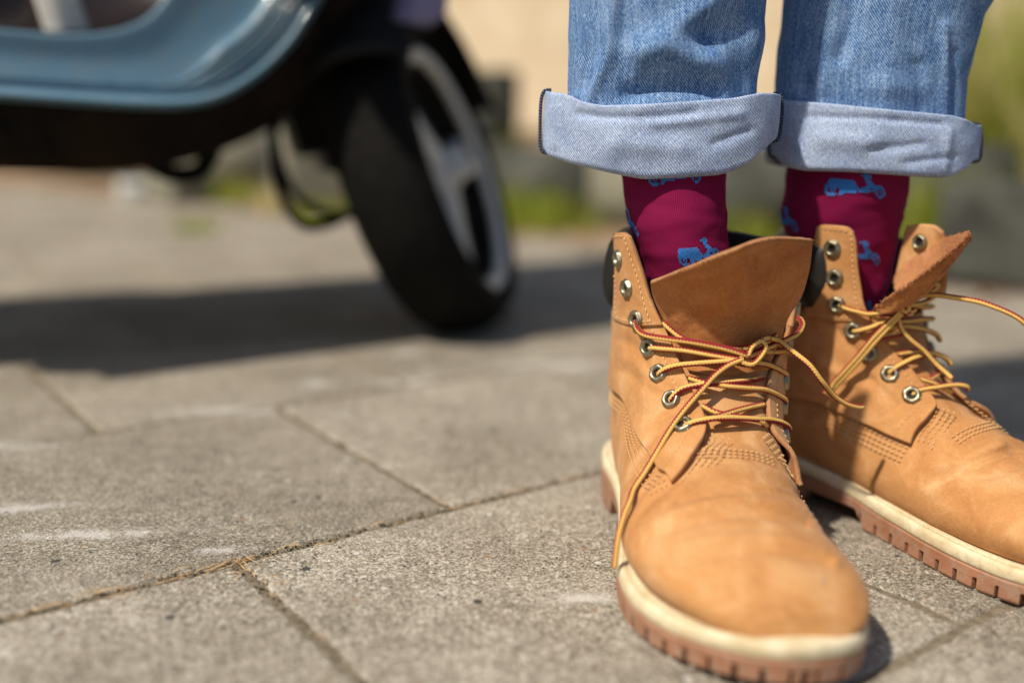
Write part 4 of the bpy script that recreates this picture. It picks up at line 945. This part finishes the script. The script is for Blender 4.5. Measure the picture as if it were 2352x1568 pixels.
# black underbody wraps below the skirt to the other side
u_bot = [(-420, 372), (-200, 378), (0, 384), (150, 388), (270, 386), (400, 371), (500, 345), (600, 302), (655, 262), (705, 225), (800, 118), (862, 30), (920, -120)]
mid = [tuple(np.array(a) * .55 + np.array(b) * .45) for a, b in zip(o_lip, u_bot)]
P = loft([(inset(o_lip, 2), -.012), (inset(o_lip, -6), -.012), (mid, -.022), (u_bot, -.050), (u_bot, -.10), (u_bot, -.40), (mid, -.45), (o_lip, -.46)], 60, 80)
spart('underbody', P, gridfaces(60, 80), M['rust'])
# floor of the step-through, far skirt, leg shield and seat box above the frame
fl = inset(op, 4)
P = loft([(fl, -.03), (fl, -.46)], 6, 60); spart('floor_board', P, gridfaces(6, 60), M['black'])
def prism(name, px, o0, o1, m, bev=.02):
    rows = []
    for o, k in ((o0 - bev, 0.96), (o0, 1.0), (o1, 1.0), (o1 + bev, .96)):
        c = np.mean(np.array(px, float), 0); q = np.array([atp(c + (np.array(p) - c) * k, min(o, o)) for p in px]); rows.append(cr(q, 72, closed=True))
    if True:
        R = np.array(rows); V = R.reshape(-1, 3); F = gridfaces(4, 72, True) + [tuple(range(72)), tuple(range(216, 288))]
        return spart(name, V, F, m)
rear = prism('rear_cowl', [(-560, 210), (-900, 190), (-1900, 60), (-2300, -250), (-1900, -560), (-900, -640), (-700, -400), (-600, -120)], -.12, -.46, M['blue'], -.03)
prism('seat', [(-800, -640), (-1500, -720), (-2200, -640), (-2300, -560), (-1700, -560), (-810, -560)], -.12, -.44, M['black'], -.03)
prism('leg_shield', [(740, -60), (800, -220), (900, -600), (960, -1100), (900, -1130), (800, -700), (690, -250), (640, -80)], .05, -.42, M['blue'], -.03)
# glossy centre tunnel with a bright trim strip
prism('centre_tunnel', [(-300, 90), (40, 92), (150, 94), (250, 92), (400, 92), (500, 70), (560, -20), (560, -220), (-100, -240), (-320, -150)], -.10, -.27, M['lens'], -.02)
P = loft([([(205, 88), (240, 80), (258, 40), (225, -60), (170, -200)], -.085), ([(255, 84), (300, 72), (320, 30), (285, -60), (230, -200)], -.085)], 8, 30)
P = loft([([(110, 82), (95, 40), (78, -10), (50, -90), (20, -200)], -.078), ([(150, 84), (140, 40), (128, -10), (110, -90), (80, -200)], -.070), ([(205, 80), (190, 40), (175, -10), (160, -90), (130, -200)], -.082)], 10, 24)
V, F, U, g = solid(P, .004, flip=True); spart('trim_strip', V, F, M['alloy'])
V, F, U = tube(cr([atp(p, -.02) for p in ((700, -50), (655, 10), (628, 34), (600, 20), (560, -40))], 40), .006, 8); spart('foot_peg', V, F, M['alloy'])
# front wheel, steered and leaning
def wheel(name, contact, axis, R, width, parent, rimr=.135, spokes=3, ph=.2):
    a = np.array(axis, float); a /= np.linalg.norm(a); hd = np.array([-a[1], a[0], 0]); hd /= np.linalg.norm(hd); up = np.cross(hd, a); up = up if up[2] > 0 else -up
    Cc = np.array(contact, float) + up * (R - .003) ; N = 72
    def lathe(prof): return np.array([[Cc + a * x + r * (math.cos(t) * hd + math.sin(t) * up) for t in np.linspace(0, 2 * math.pi, N, endpoint=False)] for x, r in prof])
    w = width / 2; tp = [(-w * .72, rimr), (-w * .95, rimr + .02), (-w, R - .036), (-w * .92, R - .018), (-w * .62, R - .005), (-w * .3, R), (0, R + .0005), (w * .3, R), (w * .62, R - .005), (w * .92, R - .018), (w, R - .036), (w * .95, rimr + .02), (w * .72, rimr), (0, rimr - .012), (-w * .72, rimr)]
    P = lathe(tp); ty = spart('tyre', P, gridfaces(len(tp), N, True), M['tyre'], parent)
    rp = [(w * .66, rimr + .004), (w * .82, rimr + .003), (w * .84, rimr - .004), (w * .78, rimr - .011), (w * .66, rimr - .014), (w * .60, rimr - .012)]
    P = lathe(rp); spart('rim', P, gridfaces(len(rp), N, True), M['alloy'], parent)
    bp = [(w * .60, rimr - .012), (w * .1, rimr - .018), (-w * .6, rimr - .014), (-w * .8, rimr - .004), (-w * .7, rimr + .004)]
    P = lathe(bp); spart('rim_barrel', P, gridfaces(len(bp), N, True), M['black'], parent)
    dp = [(w * .10, .004), (w * .10, rimr - .03), (-w * .5, rimr - .026), (-w * .5, .004)]
    P = lathe(dp); spart('brake_drum', P, gridfaces(len(dp), N, True), M['black'], parent)
    parts = []
    hp = [(w * 1.15, .003), (w * 1.15, .011), (w * .8, .013), (w * .75, .018), (w * .55, .020), (w * .50, .034), (w * .2, .040), (-w * .6, .040), (-w * .6, .004)]
    P = lathe(hp); parts.append((P, gridfaces(len(hp), N, True)))
    for k in range(spokes):
        t0 = ph + 2 * math.pi * k / spokes
        for dt in (-.0, .0)[:1]:
            q = []
            for r, tt, wd in ((.022, t0, .027), (.07, t0, .020), (rimr - .010, t0, .024)):
                d = math.cos(tt) * hd + math.sin(tt) * up; s_ = -math.sin(tt) * hd + math.cos(tt) * up; c = Cc + a * w * (.42 - .1 * r / rimr) + d * r
                q.append([c + s_ * wd - a * .012, c + s_ * wd * .7 + a * .008, c - s_ * wd * .7 + a * .008, c - s_ * wd - a * .012])
            q = np.array(q); parts.append((q, gridfaces(3, 4, True)))
    V, F, U = join(parts); spart('spoke', V, F, M['alloy'], parent)
    return Cc, a, hd, up
ctr = atz((1100, 748)); fw = bpy.data.objects.new('front_wheel', None); C.objects.link(fw); fw.parent = sco
WC, WA, WH, WU = wheel('front_wheel', ctr, (.93, -.17, .36), .205, .108, fw, .160)
def arc(R0, t0, t1, w, th, n=30, bulge=.03):
    rows = []
    for t in np.linspace(t0, t1, n):
        d = math.cos(t) * WH + math.sin(t) * WU
        rows.append([WC + WA * x + d * (R0 - bulge * (x / w) ** 2) for x in np.linspace(-w, w, 11)])
    return solid(np.array(rows), th)
V, F, U, g = arc(.250, .35, 2.5, .075, .004); spart('mudguard', V, F, M['black'])
Q = np.array([[aty((x, y), 1.165 + .02 * abs(i - 3) / 3) for i, x in enumerate(np.linspace(905 - .25 * (y - 55), 1015 - .55 * (y - 55) * .2 - (30 if y > 30 else 0), 7))] for y in (-80, -40, 0, 30, 55)]); V, F, U, g = solid(Q, .006, flip=True); spart('mudguard_reflection', V, F, M['violet'])  # added lavender plate: the mudguard's bluish reflection put in as colour
# fork leg, hugger and hoses
top = WC + WU * .55 - WA * .10 - SD * .10
V, F, U = tube(cr([WC - WA * .075 - WU * .0, WC - WA * .085 + WU * .12, WC - WA * .09 + WU * .26, top], 40), [.022] * 40, 14); spart('fork', V, F, M['black'])
V, F, U = tube(cr([WC + WA * .075, WC + WA * .085 + WU * .12, WC + WA * .06 + WU * .26 + WH * .02, top + WA * .1], 40), [.016] * 40, 14)
V, F = box(WC - WA * .095 + WU * .165, (.12, .16, .22), .4, .03, ry=-.3); spart('fork_shroud', V, F, M['black'])
Yh = 1.22
h1 = cr([aty(p, y) for p, y in (((632, 240), 1.20), ((628, 320), 1.20), ((645, 440), 1.20), ((690, 512), 1.21), ((750, 515), 1.23), ((815, 485), 1.26), ((870, 470), 1.30))], 60)
h2 = cr([aty(p, y) for p, y in (((640, 260), 1.22), ((632, 320), 1.22), ((655, 410), 1.22), ((700, 465), 1.23), ((760, 492), 1.24), ((830, 490), 1.27), ((880, 480), 1.31))], 60)
V, F, U = tube(h1, .0065, 8); spart('brake_hose', V, F, M['black']); V, F, U = tube(h2, .0055, 8); spart('speedometer_cable', V, F, M['black'])
h3 = cr([atp(p, -.16) for p in ((330, 350), (352, 378), (400, 400), (450, 396), (475, 372), (490, 340))], 40); V, F, U = tube(h3, .011, 10); spart('exhaust_bracket', V, F, M['black'])
# side stand and rear wheel carry it
st = cr([atp((-250, 330), -.30), atp((-250, 330), -.34) * [1, 1, .5], np.append(atp((-250, 330), -.40)[:2], .008)], 20); V, F, U = tube(st, .011, 10); spart('side_stand', V, F, M['black'])
rw = bpy.data.objects.new('rear_wheel', None); C.objects.link(rw); rw.parent = sco
rc = S0 - SD * .42 - SN * .17; rc[2] = 0; wheel('rear_wheel', rc, (SN[0], SN[1], .06), .215, .11, rw, .135, 5)
hb = S0 + SD * .62 - SN * .18; V, F, U = tube(cr([hb + SN * .34 + [0, 0, .98], hb + SN * .2 + [0, 0, 1.02], hb + [0, 0, 1.0], hb - SN * .2 + [0, 0, 1.02], hb - SN * .34 + [0, 0, .98]], 30), .016, 10); spart('handlebar', V, F, M['black'])
V, F, U = tube(cr([top, hb + [0, 0, .8], hb + [0, 0, 1.0]], 20), .03, 12); spart('steering_column', V, F, M['black'])
# ------------------------------------------------------------------ behind the paving: low stone edging, grass, a sandy wall
def kp(s, d, z=0.0): p = KA + KD * s + KN * d; return np.array([p[0], p[1], z])
bed = []
ns, nd = 60, 24
for i in range(ns):
    for j in range(nd):
        s = -2.5 + 10.5 * i / (ns - 1); d = .02 + 7.0 * (j / (nd - 1)) ** 1.6; q = kp(s, d); q[2] = -.004 + np.interp(d, [0, .3, .6, 1.6, 7], [0, .02, .10, .22, .25]) + .02 * math.sin(s * 5 + d * 7) * min(1, d); bed.append(q)
tag(mesh('ground', bed, gridfaces(ns, nd), M['soil']), 'dry planting bed rising behind the pavement', kind='structure')
tag(mesh('terrain', [(-60, 5, -.05), (60, 5, -.05), (60, 120, -.05), (-60, 120, -.05)], [(0, 1, 2, 3)], M['soil']), kind='structure')
def rock(name, c, s, rz, m, label, cat, group=None, seed=0):
    import bmesh
    bm = bmesh.new(); bmesh.ops.create_cube(bm, size=1); bmesh.ops.subdivide_edges(bm, edges=bm.edges[:], cuts=4, use_grid_fill=True)
    V = np.array([v.co[:] for v in bm.verts]); F = [tuple(v.index for v in f.verts) for f in bm.faces]; bm.free()
    V = np.sign(V) * np.abs(V) * (1 - .10 * (np.linalg.norm(V, axis=1, keepdims=True) - .5)); V = V * s + vnoise(V * s, 9, seed)[:, None] * .012
    cr_, sr = math.cos(rz), math.sin(rz); V = np.stack([V[:, 0] * cr_ - V[:, 1] * sr, V[:, 0] * sr + V[:, 1] * cr_, V[:, 2]], -1)
    V[:, 2] += s[2] / 2 - .01
    o = mesh(name, V, F, m); o.location = c; return tag(o, label, cat, group)
ka = math.atan2(KD[1], KD[0])
def place(px, d, z=0.0):
    """photo pixel column -> point at distance d behind the kerb line"""
    dr = pray((px, 500)); dr = dr[:2]; t = (d - (np.zeros(2) - KA) @ KN) / (dr @ KN); return np.array([dr[0] * t, dr[1] * t, z])
rng = np.random.RandomState(4); s = -2.2; k = 0
wall = thing('edging_wall', kp(2.6, .35), 'low edging wall of weathered grey stones between pavement and planting bed', 'wall')
WO = np.array(wall.location)
while s < 7.0:
    L = rng.uniform(.22, .42); h = rng.uniform(.20, .30); c = kp(s + L / 2, .34 + rng.uniform(-.02, .02))
    V, F = box((c[0], c[1], h / 2 - .01), (L - .012, .16, h), ka + rng.normal(0, .02), .018); V = V + vnoise(V, 7, k)[:, None] * .01
    mesh('stone', V, F, M['stone'] if rng.rand() < .75 else M['darkstone'], wall, WO); s += L; k += 1
q = atz((2345, 655)); rock('dark_stone_block', q, (.30, .22, .20), ka, M['darkstone'], 'dark grey stone block at the foot of the grass behind the outward boot', 'stone', seed=3)
q = place(1120, 1.35); rock('concrete_block', (q[0], q[1], .17), (.16, .16, .30), ka, M['darkstone'], 'dark square block standing on the bed against the sandy wall', 'block', seed=6)
q = place(720, .10); rock('pale_boulder', q, (.20, .16, .26), .4, M['stone'], 'pale grey upright stone seen through the loop of the scooter hose', 'stone', seed=8)
q = place(425, .02); rock('pale_boulder', q, (.16, .13, .10), .9, M['stone'], 'small pale stone on the paving under the scooter', 'stone', seed=9)
q = place(310, -.05); rock('crumpled_paper', q, (.075, .07, .07), .4, M['white'], 'crumpled white paper lying under the scooter', 'litter', seed=12)
# sandy rendered wall far behind
wa = math.radians(-14); wc = np.array([.6, 6.2]); wd = np.array([math.cos(wa), math.sin(wa)])
V, F = box((wc[0] - 2.0, wc[1] + .5, 1.5), (9, .3, 3.2), wa, .01); tag(mesh('rendered_wall', V, F, M['render'], smooth=False), 'sunlit sandy rendered wall behind the planting bed', 'wall')
def blades(c, n, r, h, seed, lean=.5, wd=.0035):
    rng = np.random.RandomState(seed); V, F = [], []
    for i in range(n):
        a = rng.uniform(0, 6.283); rr = r * math.sqrt(rng.rand()); b = np.array([c[0] + rr * math.cos(a), c[1] + rr * math.sin(a), c[2] - .01]); H = h * rng.uniform(.45, 1.1); d = rng.uniform(0, 6.283); L = lean * H * rng.rand()
        dr = np.array([math.cos(d), math.sin(d), 0]); sd = np.array([-dr[1], dr[0], 0]) * wd * rng.uniform(.6, 1.3); k = len(V)
        for t in (0, .4, .75, 1):
            p = b + dr * L * t * t + np.array([0, 0, H * (t - .25 * t * t * L / H)]); V += [p - sd * (1 - t * .9), p + sd * (1 - t * .9)]
        F += [(k, k + 1, k + 3, k + 2), (k + 2, k + 3, k + 5, k + 4), (k + 4, k + 5, k + 7, k + 6)]
    return np.array(V), F
tufts = [(1215, .16, .14, 240, .11, 'bright green grass tuft at the foot of the edging wall beside the scooter wheel'), (1150, .22, .10, 150, .10, 'small green grass tuft between wheel and edging stones'), (1310, .20, .11, 160, .10, 'green grass tuft low behind the gap before the rolled jeans'),
         (540, .10, .10, 150, .08, 'small green tuft on the paving seam under the scooter'), (740, -.02, .07, 160, .07, 'low green tuft inside the loop of the scooter hose'), (450, -.45, .05, 90, .05, 'tiny green weed sprouting from a slab joint under the scooter'), (1120, 1.0, .26, 200, .15, 'green tuft in front of the dark square block'),
         (1700, .14, .12, 180, .10, 'green tuft seen between the two socks'), (2195, .16, .24, 240, .10, 'tall green grass tuft beside the dark stone block'), (2060, .25, .22, 200, .14, 'green tuft behind the outward boot collar'), (660, .02, .10, 120, .08, 'yellow-green tuft beneath the black scooter underside')]
for i, (px, d, h, n, r, lab) in enumerate(tufts):
    q = place(px, d); V, F = blades((0, 0, 0), n, r, h, 50 + i); o = mesh('grass_tuft', V, F, M['grass'] if i not in (10,) else M['drygrass']); o.location = q; tag(o, lab, 'grass', 'grass tufts along the pavement edge')
# taller mixed grass on the bed, thick to the side of the jeans
V, F = [], []; rng = np.random.RandomState(9); parts = []; parts2 = []
for i in range(170):
    px = rng.uniform(2000, 2900); q = place(px, rng.uniform(.35, 1.9)); q[2] = .08; (parts if rng.rand() < .5 else parts2).append(blades(q, 40, .13, rng.uniform(.30, .85), 200 + i, .7, .0045))
for i in range(120):
    px = rng.uniform(-400, 2000); q = place(px, rng.uniform(.7, 2.6)); q[2] = .12; (parts if rng.rand() < .25 else parts2).append(blades(q, 26, .15, rng.uniform(.05, .14), 500 + i, .7, .004))
V, F, _ = join(parts); tag(mesh('green_grass', V, F, M['grass']), 'long green grass on the bank beside the jeans', 'grass', kind='stuff')
V, F, _ = join(parts2); tag(mesh('dry_grass', V, F, M['drygrass']), 'straw-coloured dry grass on the bank', 'grass', kind='stuff')
parts = []
for i in range(420):
    q = place(rng.uniform(-300, 2500), rng.normal(.02, .10)); q[2] = rng.uniform(.002, .012); a = rng.uniform(0, 6.28); r = rng.uniform(.008, .022); u_ = np.array([math.cos(a), math.sin(a), rng.uniform(-.2, .2)]); v_ = np.array([-math.sin(a), math.cos(a), rng.uniform(-.2, .2)])
    parts.append((np.array([q + u_ * r, q + v_ * r * .45 + [0, 0, .003], q - u_ * r, q - v_ * r * .45 + [0, 0, .003]]), [(0, 1, 2, 3)]))
V, F, _ = join(parts); tag(mesh('leaf_litter', V, F, M['leaf'], smooth=False), 'brown dead leaves drifted along the pavement edge', 'leaves', kind='stuff')
